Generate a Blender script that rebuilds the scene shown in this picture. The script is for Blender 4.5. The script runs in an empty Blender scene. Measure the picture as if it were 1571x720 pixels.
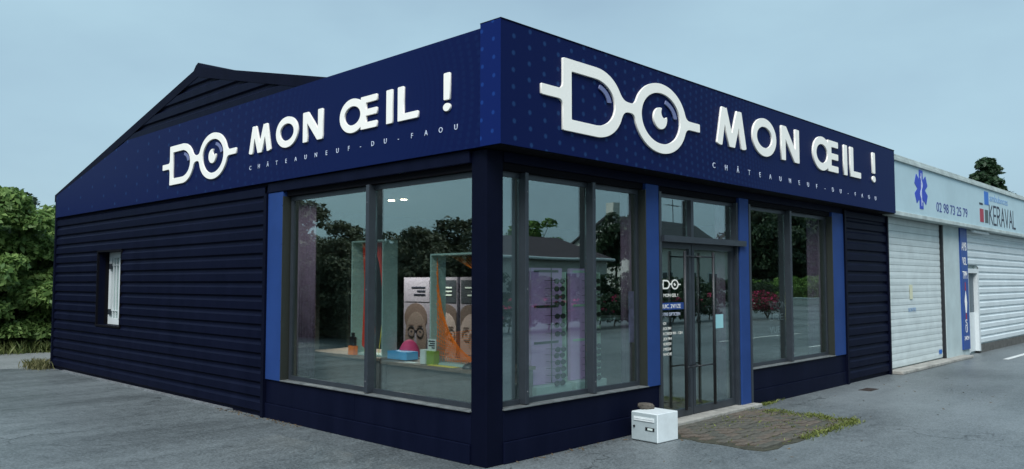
import bpy, math, random
import numpy as np
from mathutils import Matrix, Vector
R = math.radians
random.seed(7)
rng = np.random.default_rng(11)
sc = bpy.context.scene
COL = sc.collection

# ------------------------------------------------------------ camera, sky, sun, exposure
cam_data = bpy.data.cameras.new('camera')
cam = bpy.data.objects.new('camera', cam_data)
COL.objects.link(cam)
cam.location = (-4.8735, -4.9995, 1.6)
cam.rotation_euler = (R(90 + 3.4076), 0, R(43.9146 - 90))
cam_data.sensor_width = 36
cam_data.lens = 28.094
cam_data.clip_start = 0.05
cam_data.clip_end = 1500
sc.camera = cam

SUN_EL, SUN_AZ = 48.0, 213.0          # azimuth of the sun, anticlockwise from +X
world = bpy.data.worlds.new('World')
sc.world = world
world.use_nodes = True
wn, wl = world.node_tree.nodes, world.node_tree.links
for n in list(wn):
    wn.remove(n)
w_out = wn.new('ShaderNodeOutputWorld')
w_bg = wn.new('ShaderNodeBackground')
w_bg.inputs['Strength'].default_value = 0.075
w_sky = wn.new('ShaderNodeTexSky')
w_sky.sky_type = 'NISHITA'
w_sky.sun_disc = False
w_sky.sun_elevation = R(SUN_EL)
w_sky.sun_rotation = R(90 - SUN_AZ)
w_sky.air_density = 1.0
w_sky.dust_density = 2.0
w_tc = wn.new('ShaderNodeTexCoord')
w_map = wn.new('ShaderNodeMapping')
w_map.inputs['Scale'].default_value = (1.0, 1.0, 2.2)
w_map.inputs['Location'].default_value = (3.1, 1.7, 0.6)
w_noise = wn.new('ShaderNodeTexNoise')
w_noise.inputs['Scale'].default_value = 1.25
w_noise.inputs['Detail'].default_value = 6
w_noise.inputs['Roughness'].default_value = 0.5
w_ramp = wn.new('ShaderNodeValToRGB')
w_ramp.color_ramp.elements[0].position = 0.34
w_ramp.color_ramp.elements[1].position = 0.66
w_ramp.color_ramp.elements[0].color = (1.60, 2.36, 2.98, 1)
w_ramp.color_ramp.elements[1].color = (2.42, 3.56, 4.08, 1)
w_mix = wn.new('ShaderNodeMix')
w_mix.data_type = 'RGBA'
w_mix.inputs['Factor'].default_value = 0.90       # thin even cloud over the clear sky
wl.new(w_tc.outputs['Generated'], w_map.inputs['Vector'])
wl.new(w_map.outputs['Vector'], w_noise.inputs['Vector'])
wl.new(w_noise.outputs['Fac'], w_ramp.inputs['Fac'])
wl.new(w_sky.outputs['Color'], w_mix.inputs['A'])
wl.new(w_ramp.outputs['Color'], w_mix.inputs['B'])
wl.new(w_mix.outputs['Result'], w_bg.inputs['Color'])
wl.new(w_bg.outputs['Background'], w_out.inputs['Surface'])

sun_data = bpy.data.lights.new('sun', 'SUN')
sun_data.energy = 1.5
sun_data.angle = R(34)
sun_data.color = (0.97, 0.985, 1.0)
sun = bpy.data.objects.new('sun', sun_data)
COL.objects.link(sun)
sun.rotation_euler = (R(90 - SUN_EL), 0, R(SUN_AZ + 90))

vs = sc.view_settings
vs.view_transform = 'Standard'
vs.look = 'None'
vs.exposure = 1.4
vs.gamma = 1.0
vs.use_curve_mapping = False
try:
    sc.cycles.use_denoising = True
    sc.cycles.max_bounces = 10
    sc.cycles.transparent_max_bounces = 24
    sc.cycles.caustics_reflective = False
    sc.cycles.caustics_refractive = False
except Exception:
    pass

# ------------------------------------------------------------ materials
MATS = {}


def mat(name, color, rough=0.6, metal=0.0, var=0.0, vscale=3.0, bump=0.0, bscale=40.0, spec=0.5, color2=None,
        stretch=None, emit=None):
    """Principled material with object-space noise for colour wear and fine relief."""
    if name in MATS:
        return MATS[name]
    m = bpy.data.materials.new(name)
    m.use_nodes = True
    nt = m.node_tree
    p = nt.nodes['Principled BSDF']
    p.inputs['Roughness'].default_value = rough
    p.inputs['Metallic'].default_value = metal
    p.inputs['Specular IOR Level'].default_value = spec
    p.inputs['Base Color'].default_value = (*color, 1)
    tc = nt.nodes.new('ShaderNodeTexCoord')
    src = tc.outputs['Object']
    if stretch:
        mp = nt.nodes.new('ShaderNodeMapping')
        mp.inputs['Scale'].default_value = stretch
        nt.links.new(src, mp.inputs['Vector'])
        src = mp.outputs['Vector']
    if var > 0 or color2:
        nz = nt.nodes.new('ShaderNodeTexNoise')
        nz.inputs['Scale'].default_value = vscale
        nz.inputs['Detail'].default_value = 5
        nz.inputs['Roughness'].default_value = 0.62
        nt.links.new(src, nz.inputs['Vector'])
        rp = nt.nodes.new('ShaderNodeValToRGB')
        rp.color_ramp.elements[0].position = 0.32
        rp.color_ramp.elements[1].position = 0.68
        c2 = color2 if color2 else tuple(min(1, c * (1 + var)) for c in color)
        c1 = color if color2 else tuple(c * (1 - var) for c in color)
        rp.color_ramp.elements[0].color = (*c1, 1)
        rp.color_ramp.elements[1].color = (*c2, 1)
        nt.links.new(nz.outputs['Fac'], rp.inputs['Fac'])
        nt.links.new(rp.outputs['Color'], p.inputs['Base Color'])
    if bump > 0:
        nb = nt.nodes.new('ShaderNodeTexNoise')
        nb.inputs['Scale'].default_value = bscale
        nb.inputs['Detail'].default_value = 4
        nt.links.new(src, nb.inputs['Vector'])
        b = nt.nodes.new('ShaderNodeBump')
        b.inputs['Strength'].default_value = bump
        b.inputs['Distance'].default_value = 0.01
        nt.links.new(nb.outputs['Fac'], b.inputs['Height'])
        nt.links.new(b.outputs['Normal'], p.inputs['Normal'])
    if emit:
        p.inputs['Emission Color'].default_value = (*emit[:3], 1)
        p.inputs['Emission Strength'].default_value = emit[3]
    MATS[name] = m
    return m


def leaf_mat(name, c_dark, c_light, rough=0.55, trans=0.25):
    m = bpy.data.materials.new(name)
    m.use_nodes = True
    nt = m.node_tree
    p = nt.nodes['Principled BSDF']
    g = nt.nodes.new('ShaderNodeNewGeometry')
    rp = nt.nodes.new('ShaderNodeValToRGB')
    rp.color_ramp.elements[0].color = (*c_dark, 1)
    rp.color_ramp.elements[1].color = (*c_light, 1)
    nt.links.new(g.outputs['Random Per Island'], rp.inputs['Fac'])
    nt.links.new(rp.outputs['Color'], p.inputs['Base Color'])
    p.inputs['Roughness'].default_value = rough
    p.inputs['Specular IOR Level'].default_value = 0.3
    tr = nt.nodes.new('ShaderNodeBsdfTranslucent')
    nt.links.new(rp.outputs['Color'], tr.inputs['Color'])
    mx = nt.nodes.new('ShaderNodeMixShader')
    mx.inputs[0].default_value = trans
    nt.links.new(p.outputs[0], mx.inputs[1])
    nt.links.new(tr.outputs[0], mx.inputs[2])
    nt.links.new(mx.outputs[0], nt.nodes['Material Output'].inputs['Surface'])
    MATS[name] = m
    return m


def glass_mat(name, tint, base, gain):
    """Coated shop glazing: clear see-through layer under a mirror layer that grows towards grazing angles."""
    m = bpy.data.materials.new(name)
    m.use_nodes = True
    nt = m.node_tree
    nt.nodes.remove(nt.nodes['Principled BSDF'])
    t = nt.nodes.new('ShaderNodeBsdfTransparent')
    t.inputs['Color'].default_value = (*tint, 1)
    g = nt.nodes.new('ShaderNodeBsdfGlossy')
    g.inputs['Roughness'].default_value = 0.0
    g.inputs['Color'].default_value = (0.86, 1.0, 0.97, 1)
    lw = nt.nodes.new('ShaderNodeLayerWeight')
    lw.inputs['Blend'].default_value = 0.5
    nz = nt.nodes.new('ShaderNodeTexNoise')
    nz.inputs['Scale'].default_value = 0.9
    nz.inputs['Detail'].default_value = 1
    bp = nt.nodes.new('ShaderNodeBump')
    bp.inputs['Strength'].default_value = 0.04
    bp.inputs['Distance'].default_value = 0.05
    tc = nt.nodes.new('ShaderNodeTexCoord')
    nt.links.new(tc.outputs['Object'], nz.inputs['Vector'])
    nt.links.new(nz.outputs['Fac'], bp.inputs['Height'])
    nt.links.new(bp.outputs['Normal'], g.inputs['Normal'])
    pw = nt.nodes.new('ShaderNodeMath'); pw.operation = 'POWER'; pw.inputs[1].default_value = 4
    ml = nt.nodes.new('ShaderNodeMath'); ml.operation = 'MULTIPLY_ADD'
    ml.inputs[1].default_value = gain; ml.inputs[2].default_value = base
    mx = nt.nodes.new('ShaderNodeMixShader')
    nt.links.new(lw.outputs['Facing'], pw.inputs[0])
    nt.links.new(pw.outputs[0], ml.inputs[0])
    nt.links.new(ml.outputs[0], mx.inputs[0])
    nt.links.new(t.outputs[0], mx.inputs[1])
    nt.links.new(g.outputs[0], mx.inputs[2])
    nt.links.new(mx.outputs[0], nt.nodes['Material Output'].inputs['Surface'])
    MATS[name] = m
    return m


def asphalt_mat(name, dark, light, rough=0.5):
    """Worn asphalt: broad wear, tyre-polished streaks, coarse and fine aggregate, pale chippings, a few thin cracks."""
    m = bpy.data.materials.new(name)
    m.use_nodes = True
    nt = m.node_tree
    p = nt.nodes['Principled BSDF']
    tc = nt.nodes.new('ShaderNodeTexCoord')

    def noise(scale, detail=4, stretch=None, rot=0.0):
        n = nt.nodes.new('ShaderNodeTexNoise')
        n.inputs['Scale'].default_value = scale
        n.inputs['Detail'].default_value = detail
        n.inputs['Roughness'].default_value = 0.6
        if stretch:
            mp = nt.nodes.new('ShaderNodeMapping')
            mp.inputs['Scale'].default_value = stretch
            mp.inputs['Rotation'].default_value = (0, 0, rot)
            nt.links.new(tc.outputs['Object'], mp.inputs['Vector'])
            nt.links.new(mp.outputs['Vector'], n.inputs['Vector'])
        else:
            nt.links.new(tc.outputs['Object'], n.inputs['Vector'])
        return n.outputs['Fac']

    def M(op, a, b, c=None):
        n = nt.nodes.new('ShaderNodeMath'); n.operation = op
        for i, v in enumerate((a, b, c)):
            if v is None:
                continue
            if isinstance(v, (int, float)):
                n.inputs[i].default_value = v
            else:
                nt.links.new(v, n.inputs[i])
        return n.outputs[0]

    def rng_(v, a, b, c, d):
        n = nt.nodes.new('ShaderNodeMapRange')
        for k, q in zip(('From Min', 'From Max', 'To Min', 'To Max'), (a, b, c, d)):
            n.inputs[k].default_value = q
        nt.links.new(v, n.inputs['Value'])
        return n.outputs['Result']
    big = noise(0.22, 3)
    streak = noise(1.0, 4, (0.16, 1.5, 1.0), 0.35)
    mid = noise(7.0, 5)
    coarse = noise(38.0, 3)
    fine = noise(110.0, 2)
    f = M('MULTIPLY', big, 0.42)
    f = M('MULTIPLY_ADD', streak, 0.22, f)
    f = M('MULTIPLY_ADD', mid, 0.22, f)
    f = M('MULTIPLY_ADD', coarse, 0.55, f)
    f = M('MULTIPLY_ADD', fine, 0.45, f)
    vo = nt.nodes.new('ShaderNodeTexVoronoi'); vo.inputs['Scale'].default_value = 26.0
    nt.links.new(tc.outputs['Object'], vo.inputs['Vector'])
    f = M('ADD', f, rng_(vo.outputs['Distance'], 0.10, 0.20, 0.22, 0.0))
    vc = nt.nodes.new('ShaderNodeTexVoronoi'); vc.feature = 'DISTANCE_TO_EDGE'; vc.inputs['Scale'].default_value = 0.34
    ds = nt.nodes.new('ShaderNodeVectorMath'); ds.operation = 'ADD'
    nw = nt.nodes.new('ShaderNodeTexNoise'); nw.inputs['Scale'].default_value = 1.6; nw.inputs['Detail'].default_value = 5
    nt.links.new(tc.outputs['Object'], nw.inputs['Vector'])
    nt.links.new(tc.outputs['Object'], ds.inputs[0]); nt.links.new(nw.outputs['Color'], ds.inputs[1])
    nt.links.new(ds.outputs[0], vc.inputs['Vector'])
    crack = rng_(vc.outputs['Distance'], 0.0, 0.004, 1.0, 0.0)
    crack = M('MULTIPLY', crack, rng_(noise(0.6, 2), 0.52, 0.60, 0.0, 0.30))
    f = M('SUBTRACT', f, crack)
    rp = nt.nodes.new('ShaderNodeValToRGB')
    rp.color_ramp.elements[0].position = 0.73
    rp.color_ramp.elements[1].position = 0.93
    e = rp.color_ramp.elements.new(0.60)
    e.color = (*[c * 0.5 for c in dark], 1)
    rp.color_ramp.elements[1].color = (*dark, 1)
    rp.color_ramp.elements[2].color = (*light, 1)
    nt.links.new(M('MULTIPLY', f, 0.88), rp.inputs['Fac'])
    nt.links.new(rp.outputs['Color'], p.inputs['Base Color'])
    nt.links.new(rng_(streak, 0.3, 0.7, rough - 0.06, rough + 0.14), p.inputs['Roughness'])
    bp = nt.nodes.new('ShaderNodeBump')
    bp.inputs['Strength'].default_value = 0.25
    bp.inputs['Distance'].default_value = 0.006
    nt.links.new(M('ADD', fine, coarse), bp.inputs['Height'])
    nt.links.new(bp.outputs['Normal'], p.inputs['Normal'])
    MATS[name] = m
    return m


def dots_mat(name, base, dot, origin, axes, dr, count, rad):
    """Printed sign film: rings of small dots round a centre; origin and axes are (index of u, index of v) in object space."""
    m = bpy.data.materials.new(name)
    m.use_nodes = True
    nt = m.node_tree
    p = nt.nodes['Principled BSDF']
    p.inputs['Roughness'].default_value = 0.5
    p.inputs['Specular IOR Level'].default_value = 0.06

    def M(op, a, b=None, c=None):
        n = nt.nodes.new('ShaderNodeMath'); n.operation = op
        for i, v in enumerate((a, b, c)):
            if v is None:
                continue
            if isinstance(v, (int, float)):
                n.inputs[i].default_value = v
            else:
                nt.links.new(v, n.inputs[i])
        return n.outputs[0]
    tc = nt.nodes.new('ShaderNodeTexCoord')
    sp = nt.nodes.new('ShaderNodeSeparateXYZ')
    nt.links.new(tc.outputs['Object'], sp.inputs[0])
    u = M('SUBTRACT', sp.outputs[axes[0]], origin[0])
    v = M('SUBTRACT', sp.outputs[axes[1]], origin[1])
    r = M('SQRT', M('ADD', M('MULTIPLY', u, u), M('MULTIPLY', v, v)))
    th = M('MULTIPLY', M('ARCTAN2', v, u), count / (2 * math.pi))
    lr = M('DIVIDE', M('LOGARITHM', M('MAXIMUM', r, 0.01), math.e), dr)       # rings widen with the radius
    ring = M('FLOOR', lr)
    th = M('ADD', th, M('MULTIPLY', ring, 0.37))
    fr = M('MULTIPLY', M('MULTIPLY', M('SUBTRACT', M('FRACT', lr), 0.5), dr), r)
    ft = M('MULTIPLY', M('MULTIPLY', M('SUBTRACT', M('FRACT', th), 0.5), 2 * math.pi / count), r)
    d = M('SQRT', M('ADD', M('MULTIPLY', fr, fr), M('MULTIPLY', ft, ft)))
    rp = nt.nodes.new('ShaderNodeMapRange')
    rp.inputs['From Min'].default_value = rad * 0.7
    rp.inputs['From Max'].default_value = rad * 1.3
    rp.inputs['To Min'].default_value = 1
    rp.inputs['To Max'].default_value = 0
    nt.links.new(d, rp.inputs['Value'])
    fade = nt.nodes.new('ShaderNodeMapRange')          # the print gets fainter towards the centre of the rings
    fade.inputs['From Min'].default_value = 1.2
    fade.inputs['From Max'].default_value = 6.5
    fade.inputs['To Min'].default_value = 0.06
    fade.inputs['To Max'].default_value = 0.95
    nt.links.new(r, fade.inputs['Value'])
    f = M('MULTIPLY', rp.outputs['Result'], fade.outputs['Result'])
    mx = nt.nodes.new('ShaderNodeMix'); mx.data_type = 'RGBA'
    mx.inputs['A'].default_value = (*base, 1)
    mx.inputs['B'].default_value = (*dot, 1)
    nt.links.new(f, mx.inputs['Factor'])
    nt.links.new(mx.outputs['Result'], p.inputs['Base Color'])
    MATS[name] = m
    return m


NAVY = (0.0022, 0.0036, 0.0135)
mat('navy_steel', NAVY, 0.55, 0, 0, 2.2, 0.05, 30, 0.06, color2=(0.0042, 0.0060, 0.0190), stretch=(1.6, 1.6, 0.35))
mat('navy_post', (0.0030, 0.0042, 0.013), 0.5, 0, 0.15, 2, spec=0.05)
mat('navy_roof', (0.0035, 0.0045, 0.014), 0.6, 0, 0.2, 2, spec=0.05)
mat('soffit_black', (0.003, 0.003, 0.005), 0.8, spec=0.1)
mat('pilaster_blue', (0.019, 0.05, 0.175), 0.5, 0, 0.10, 2.0, spec=0.10)
mat('steel_grey', (0.026, 0.032, 0.04), 0.4, 0.0, 0.15, 6)
mat('steel_dark', (0.01, 0.011, 0.014), 0.45, 0.0, 0.15, 6)
mat('steel_olive', (0.018, 0.021, 0.016), 0.5)
mat('sill_grey', (0.13, 0.14, 0.14), 0.5, 0.0, 0.3, 9, 0.1, 60)
mat('letter_white', (0.92, 0.89, 0.81), 0.45, 0, 0.02, 4)
mat('lens_grey', (0.14, 0.16, 0.30), 0.5)
mat('small_letter', (0.55, 0.60, 0.72), 0.5)
mat('white_panel', (0.42, 0.56, 0.6), 0.5, 0, 0.06, 1.2, 0.05, 20)
mat('white_trim', (0.42, 0.48, 0.46), 0.6, 0, 0.22, 3.5, 0.1, 30)
mat('white_slat', (0.56, 0.62, 0.61), 0.55, 0, 0.10, 2.5, 0.05, 30)
mat('white_render', (0.42, 0.5, 0.5), 0.8, 0, 0.10, 2.0, 0.2, 60)
mat('white_siding', (0.6, 0.66, 0.67), 0.45, 0, 0.08, 1.5)
mat('white_plastic', (0.62, 0.66, 0.66), 0.4, 0, 0.04, 4)
mat('concrete', (0.30, 0.29, 0.26), 0.85, 0, 0.3, 7, 0.4, 50)
mat('concrete_dark', (0.085, 0.085, 0.078), 0.9, 0, 0.45, 8, 0.5, 40)
mat('mailbox_white', (0.70, 0.75, 0.75), 0.4, 0, 0.07, 9, 0.03, 40)
mat('mailbox_grey', (0.36, 0.42, 0.43), 0.45, 0, 0.08, 12)
mat('black_plastic', (0.012, 0.012, 0.013), 0.4)
mat('stone', (0.085, 0.072, 0.058), 0.9, 0, 0.45, 14, 0.8, 45)
mat('paver_a', (0.088, 0.082, 0.066), 0.9, 0, 0.4, 9, 0.6, 60)
mat('paver_b', (0.075, 0.074, 0.06), 0.9, 0, 0.4, 9, 0.6, 60)
mat('paver_c', (0.105, 0.085, 0.066), 0.9, 0, 0.4, 9, 0.6, 60)
mat('joint_soil', (0.045, 0.045, 0.030), 0.95, 0, 0.5, 12, 0.8, 60)
mat('road_paint', (0.60, 0.62, 0.60), 0.7, 0, 0.2, 14)
mat('rust', (0.045, 0.034, 0.03), 0.8, 0.2, 0.4, 14)
mat('sign_blue', (0.014, 0.058, 0.25), 0.45)
mat('star_blue', (0.010, 0.040, 0.42), 0.45)
mat('text_navy', (0.012, 0.025, 0.20), 0.5)
mat('text_dark', (0.012, 0.014, 0.030), 0.5)
mat('text_sky', (0.16, 0.30, 0.52), 0.5)
mat('logo_blue', (0.012, 0.13, 0.50), 0.45)
mat('logo_red', (0.33, 0.012, 0.035), 0.45)
mat('logo_green', (0.055, 0.085, 0.080), 0.45)
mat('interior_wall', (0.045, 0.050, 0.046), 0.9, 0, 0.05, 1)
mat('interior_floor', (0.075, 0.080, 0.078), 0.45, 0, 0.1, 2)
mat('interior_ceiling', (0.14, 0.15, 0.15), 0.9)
mat('curtain_plum', (0.15, 0.1, 0.15), 0.85, 0, 0.15, 6)
mat('display_plum', (0.52, 0.33, 0.60), 0.6, 0, 0.06, 3)
mat('sticker_lilac', (0.12, 0.10, 0.20), 0.6, 0, 0.4, 14)
mat('faint_white', (0.16, 0.19, 0.20), 0.6)
mat('cream_paper', (0.60, 0.60, 0.42), 0.6)
mat('screen_green', (0.030, 0.050, 0.040), 0.8, 0, 0.2, 5)
mat('aqua_board', (0.34, 0.50, 0.46), 0.5, 0, 0.05, 3)
mat('glass_green', (0.35, 0.55, 0.42), 0.3)
mat('wood_top', (0.16, 0.12, 0.085), 0.5, 0, 0.25, 8, stretch=(6, 1, 6))
mat('wood_grey', (0.12, 0.115, 0.105), 0.6, 0, 0.2, 6)
mat('cord_orange', (0.85, 0.2, 0.012), 0.6)
mat('cord_red', (0.70, 0.055, 0.03), 0.6)
mat('cord_yellow', (0.62, 0.55, 0.03), 0.6)
mat('box_cyan', (0.06, 0.38, 0.72), 0.5)
mat('hat_pink', (0.65, 0.06, 0.18), 0.7)
mat('card_green', (0.20, 0.32, 0.03), 0.5)
mat('card_white', (0.62, 0.72, 0.68), 0.5)
mat('card_yellow', (0.65, 0.58, 0.06), 0.5)
mat('poster_grey', (0.25, 0.235, 0.29), 0.6)
mat('poster_navy', (0.02, 0.03, 0.045), 0.6)
mat('skin_light', (0.42, 0.34, 0.32), 0.7)
mat('skin_dark', (0.17, 0.13, 0.115), 0.7)
mat('skin_shade', (0.33, 0.25, 0.23), 0.7)
mat('hair_brown', (0.11, 0.075, 0.065), 0.8)
mat('lamp_warm', (1, 0.9, 0.7), 0.5, emit=(1.0, 0.82, 0.58, 6.0))
mat('blue_grey', (0.105, 0.135, 0.155), 0.6)
mat('paper_aqua', (0.30, 0.58, 0.60), 0.6)
mat('bark', (0.055, 0.042, 0.030), 0.9, 0, 0.4, 9, 0.8, 30)
mat('roof_brown', (0.050, 0.030, 0.036), 0.75, 0, 0.25, 3)
mat('roof_slate', (0.035, 0.036, 0.040), 0.7, 0, 0.25, 3)
mat('house_white', (0.60, 0.59, 0.54), 0.85, 0, 0.06, 1)
mat('house_glass', (0.03, 0.035, 0.04), 0.15)
mat('terrain', (0.060, 0.075, 0.030), 0.95, 0, 0.4, 0.3)
mat('litter', (0.11, 0.075, 0.04), 0.9, 0, 0.5, 9)
mat('tin_grey', (0.16, 0.17, 0.18), 0.5, 0, 0.3, 10)
asphalt_mat('asphalt', (0.058, 0.066, 0.068), (0.190, 0.214, 0.222), 0.40)
asphalt_mat('old_asphalt', (0.12, 0.13, 0.125), (0.24, 0.255, 0.25), 0.75)
glass_mat('shop_glass', (0.95, 0.98, 0.97), 0.20, 0.55)
leaf_mat('leaf_shrub', (0.072, 0.148, 0.036), (0.245, 0.360, 0.110), 0.5, 0.40)
leaf_mat('leaf_dark', (0.016, 0.034, 0.018), (0.045, 0.075, 0.032))
leaf_mat('leaf_olive', (0.045, 0.056, 0.032), (0.105, 0.115, 0.062))
leaf_mat('leaf_conifer', (0.012, 0.034, 0.014), (0.040, 0.080, 0.034))
leaf_mat('leaf_bright', (0.06, 0.13, 0.02), (0.15, 0.25, 0.05))
leaf_mat('leaf_red', (0.30, 0.012, 0.06), (0.62, 0.05, 0.17))
leaf_mat('grass_blade', (0.050, 0.085, 0.020), (0.17, 0.19, 0.065))
leaf_mat('grass_dry', (0.10, 0.11, 0.04), (0.24, 0.22, 0.11))
leaf_mat('moss_blade', (0.085, 0.11, 0.025), (0.22, 0.25, 0.07))
dots_mat('sign_film_front', (0.0036, 0.0090, 0.056), (0.012, 0.038, 0.118), (7.0, 3.42), (0, 2), 0.030, 290, 0.021)
dots_mat('sign_film_side', (0.0036, 0.0090, 0.056), (0.012, 0.038, 0.118), (1.7, 3.30), (1, 2), 0.070, 147, 0.024)

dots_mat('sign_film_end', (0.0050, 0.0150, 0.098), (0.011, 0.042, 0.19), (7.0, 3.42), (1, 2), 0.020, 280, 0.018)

# ------------------------------------------------------------ mesh helpers


def box(x0, x1, y0, y1, z0, z1):
    v = [(x0, y0, z0), (x1, y0, z0), (x1, y1, z0), (x0, y1, z0), (x0, y0, z1), (x1, y0, z1), (x1, y1, z1), (x0, y1, z1)]
    f = [(0, 3, 2, 1), (4, 5, 6, 7), (0, 1, 5, 4), (1, 2, 6, 5), (2, 3, 7, 6), (3, 0, 4, 7)]
    return v, f


def join(*parts):
    V, F = [], []
    for v, f in parts:
        o = len(V)
        V += list(v)
        F += [tuple(i + o for i in q) for q in f]
    return V, F


def prism(poly, axis, a, b):
    """Extrude a 2-D polygon between a and b along axis ('x': poly is (y,z); 'y': (x,z); 'z': (x,y))."""
    def p3(p, t):
        return {'x': (t, p[0], p[1]), 'y': (p[0], t, p[1]), 'z': (p[0], p[1], t)}[axis]
    n = len(poly)
    V = [p3(p, a) for p in poly] + [p3(p, b) for p in poly]
    F = [tuple(range(n))[::-1], tuple(range(n, 2 * n))]
    F += [(i, (i + 1) % n, n + (i + 1) % n, n + i) for i in range(n)]
    return V, F


def tube(p0, p1, r0, r1=None, n=8):
    r1 = r0 if r1 is None else r1
    p0, p1 = Vector(p0), Vector(p1)
    d = (p1 - p0).normalized()
    a = d.orthogonal().normalized()
    b = d.cross(a)
    V, F = [], []
    for p, r in ((p0, r0), (p1, r1)):
        for i in range(n):
            t = 2 * math.pi * i / n
            V.append(tuple(p + a * math.cos(t) * r + b * math.sin(t) * r))
    F = [(i, (i + 1) % n, n + (i + 1) % n, n + i) for i in range(n)]
    F += [tuple(range(n))[::-1], tuple(range(n, 2 * n))]
    return V, F


def sheet(poly, z):
    return [(x, y, z) for x, y in poly], [tuple(range(len(poly)))]


def mesh(name, vf):
    me = bpy.data.meshes.new(name)
    me.from_pydata(vf[0], [], vf[1])
    me.update()
    import bmesh
    if len(vf[1]) < 6000 and len(vf[1]) > 1:
        bm = bmesh.new(); bm.from_mesh(me)
        bmesh.ops.recalc_face_normals(bm, faces=bm.faces)
        bm.to_mesh(me); bm.free()
    return me


def ob(name, vf, material, parent=None, bevel=0.0, smooth=False, **props):
    me = vf if isinstance(vf, bpy.types.Mesh) else mesh(name, vf)
    if material and not me.materials:
        me.materials.append(MATS[material])
    o = bpy.data.objects.new(name, me)
    COL.objects.link(o)
    o.parent = parent
    if bevel:
        b = o.modifiers.new('bevel', 'BEVEL')
        b.width = bevel; b.segments = 2; b.limit_method = 'ANGLE'
    if smooth:
        for p in me.polygons:
            p.use_smooth = True
    for k, v in props.items():
        o[k] = v
    return o


def thing(name, label, cat, loc=(0, 0, 0), rz=0.0, group=None):
    o = bpy.data.objects.new(name, None)
    COL.objects.link(o)
    o.location = loc
    o.rotation_euler = (0, 0, rz)
    o.empty_display_size = 0.2
    o['label'] = label
    o['category'] = cat
    if group:
        o['group'] = group
    return o


def copy_tree(o, parent=None):
    c = o.copy()
    COL.objects.link(c)
    c.parent = parent
    for ch in list(o.children):
        copy_tree(ch, c)
    return c


def structure(name, vf, material, parent=None, **k):
    return ob(name, vf, material, parent, kind='structure', **k)


# ---- signed-distance shapes turned into outlines (for the lettering and emblems)


def contour(fn, x0, x1, y0, y1, h):
    xs = np.arange(x0, x1 + h, h); ys = np.arange(y0, y1 + h, h)
    X, Y = np.meshgrid(xs, ys, indexing='ij')
    S = fn(X, Y)
    S = np.where(S == 0, 1e-9, S)
    nxt = {}

    def edge(i, j, k, l):
        a, b = S[i, j], S[k, l]
        t = a / (a - b)
        return (xs[i] + (xs[k] - xs[i]) * t, ys[j] + (ys[l] - ys[j]) * t)
    neg = S < 0
    cnt = neg[:-1, :-1].astype(int) + neg[1:, :-1] + neg[1:, 1:] + neg[:-1, 1:]
    pts = {}
    segs = {}
    for i, j in zip(*np.where((cnt > 0) & (cnt < 4))):
        c = [(i, j), (i + 1, j), (i + 1, j + 1), (i, j + 1)]
        cr_in, cr_out = [], []
        for q in range(4):
            a, b = c[q], c[(q + 1) % 4]
            if neg[a] != neg[b]:
                key = tuple(sorted((a, b)))
                if key not in pts:
                    pts[key] = edge(*a, *b)
                (cr_out if neg[a] else cr_in).append(key)
        for a, b in zip(cr_in, cr_out):
            segs[a] = b
    loops = []
    while segs:
        k0, k = segs.popitem()
        loop = [k0, k]
        while k in segs:
            k = segs.pop(k)
            loop.append(k)
        if loop[0] == loop[-1]:
            loop.pop()
        P = [pts[q] for q in loop]
        out = []
        n = len(P)
        for i in range(n):
            a, b, c = out[-1] if out else P[i - 1], P[i], P[(i + 1) % n]
            cr = (b[0] - a[0]) * (c[1] - b[1]) - (b[1] - a[1]) * (c[0] - b[0])
            if abs(cr) > 2e-3 * h * h or math.hypot(b[0] - a[0], b[1] - a[1]) > 0.2:
                out.append(b)
        if len(out) > 2:
            loops.append(out)
    return loops


def curve_mesh(cu, name):
    o = bpy.data.objects.new('tmp', cu)
    COL.objects.link(o)
    dg = bpy.context.evaluated_depsgraph_get()
    me = bpy.data.meshes.new_from_object(o.evaluated_get(dg))
    me.name = name
    bpy.data.objects.remove(o)
    return me


def outline_mesh(name, loops, depth, bevel=0.0):
    cu = bpy.data.curves.new(name, 'CURVE')
    cu.dimensions = '2D'
    cu.fill_mode = 'BOTH'
    cu.extrude = depth / 2
    cu.bevel_depth = bevel
    cu.bevel_resolution = 0
    for L in loops:
        s = cu.splines.new('POLY')
        s.points.add(len(L) - 1)
        for p, q in zip(s.points, L):
            p.co = (q[0], q[1], 0, 1)
        s.use_cyclic_u = True
    return curve_mesh(cu, name)


def text_mesh(name, body, size, depth=0.004, spacing=1.0, align='LEFT', width=None):
    cu = bpy.data.curves.new(name, 'FONT')
    cu.body = body
    cu.size = size
    cu.extrude = depth / 2
    cu.space_character = spacing
    cu.align_x = align
    cu.resolution_u = 3
    me = curve_mesh(cu, name)
    if width:
        n = len(me.vertices) * 3
        co = np.zeros(n); me.vertices.foreach_get('co', co); co = co.reshape(-1, 3)
        w = co[:, 0].max() - co[:, 0].min()
        co[:, 0] = (co[:, 0] - co[:, 0].min()) * width / w
        me.vertices.foreach_set('co', co.ravel())
    return me


def frame_matrix(kind, origin, scale=1.0):
    """Sheet (u right, v up, out) to world. 'front' faces -Y, 'side' faces -X."""
    if kind == 'front':
        ex, ey, ez = (1, 0, 0), (0, 0, 1), (0, -1, 0)
    else:
        ex, ey, ez = (0, -1, 0), (0, 0, 1), (-1, 0, 0)
    M = Matrix.Identity(4)
    for i in range(3):
        M[i][0], M[i][1], M[i][2], M[i][3] = ex[i] * scale, ey[i] * scale, ez[i], origin[i]
    return M


def on_sheet(me, kind, origin, scale=1.0):
    me.transform(frame_matrix(kind, origin, scale))
    me.update()
    return me


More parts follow.
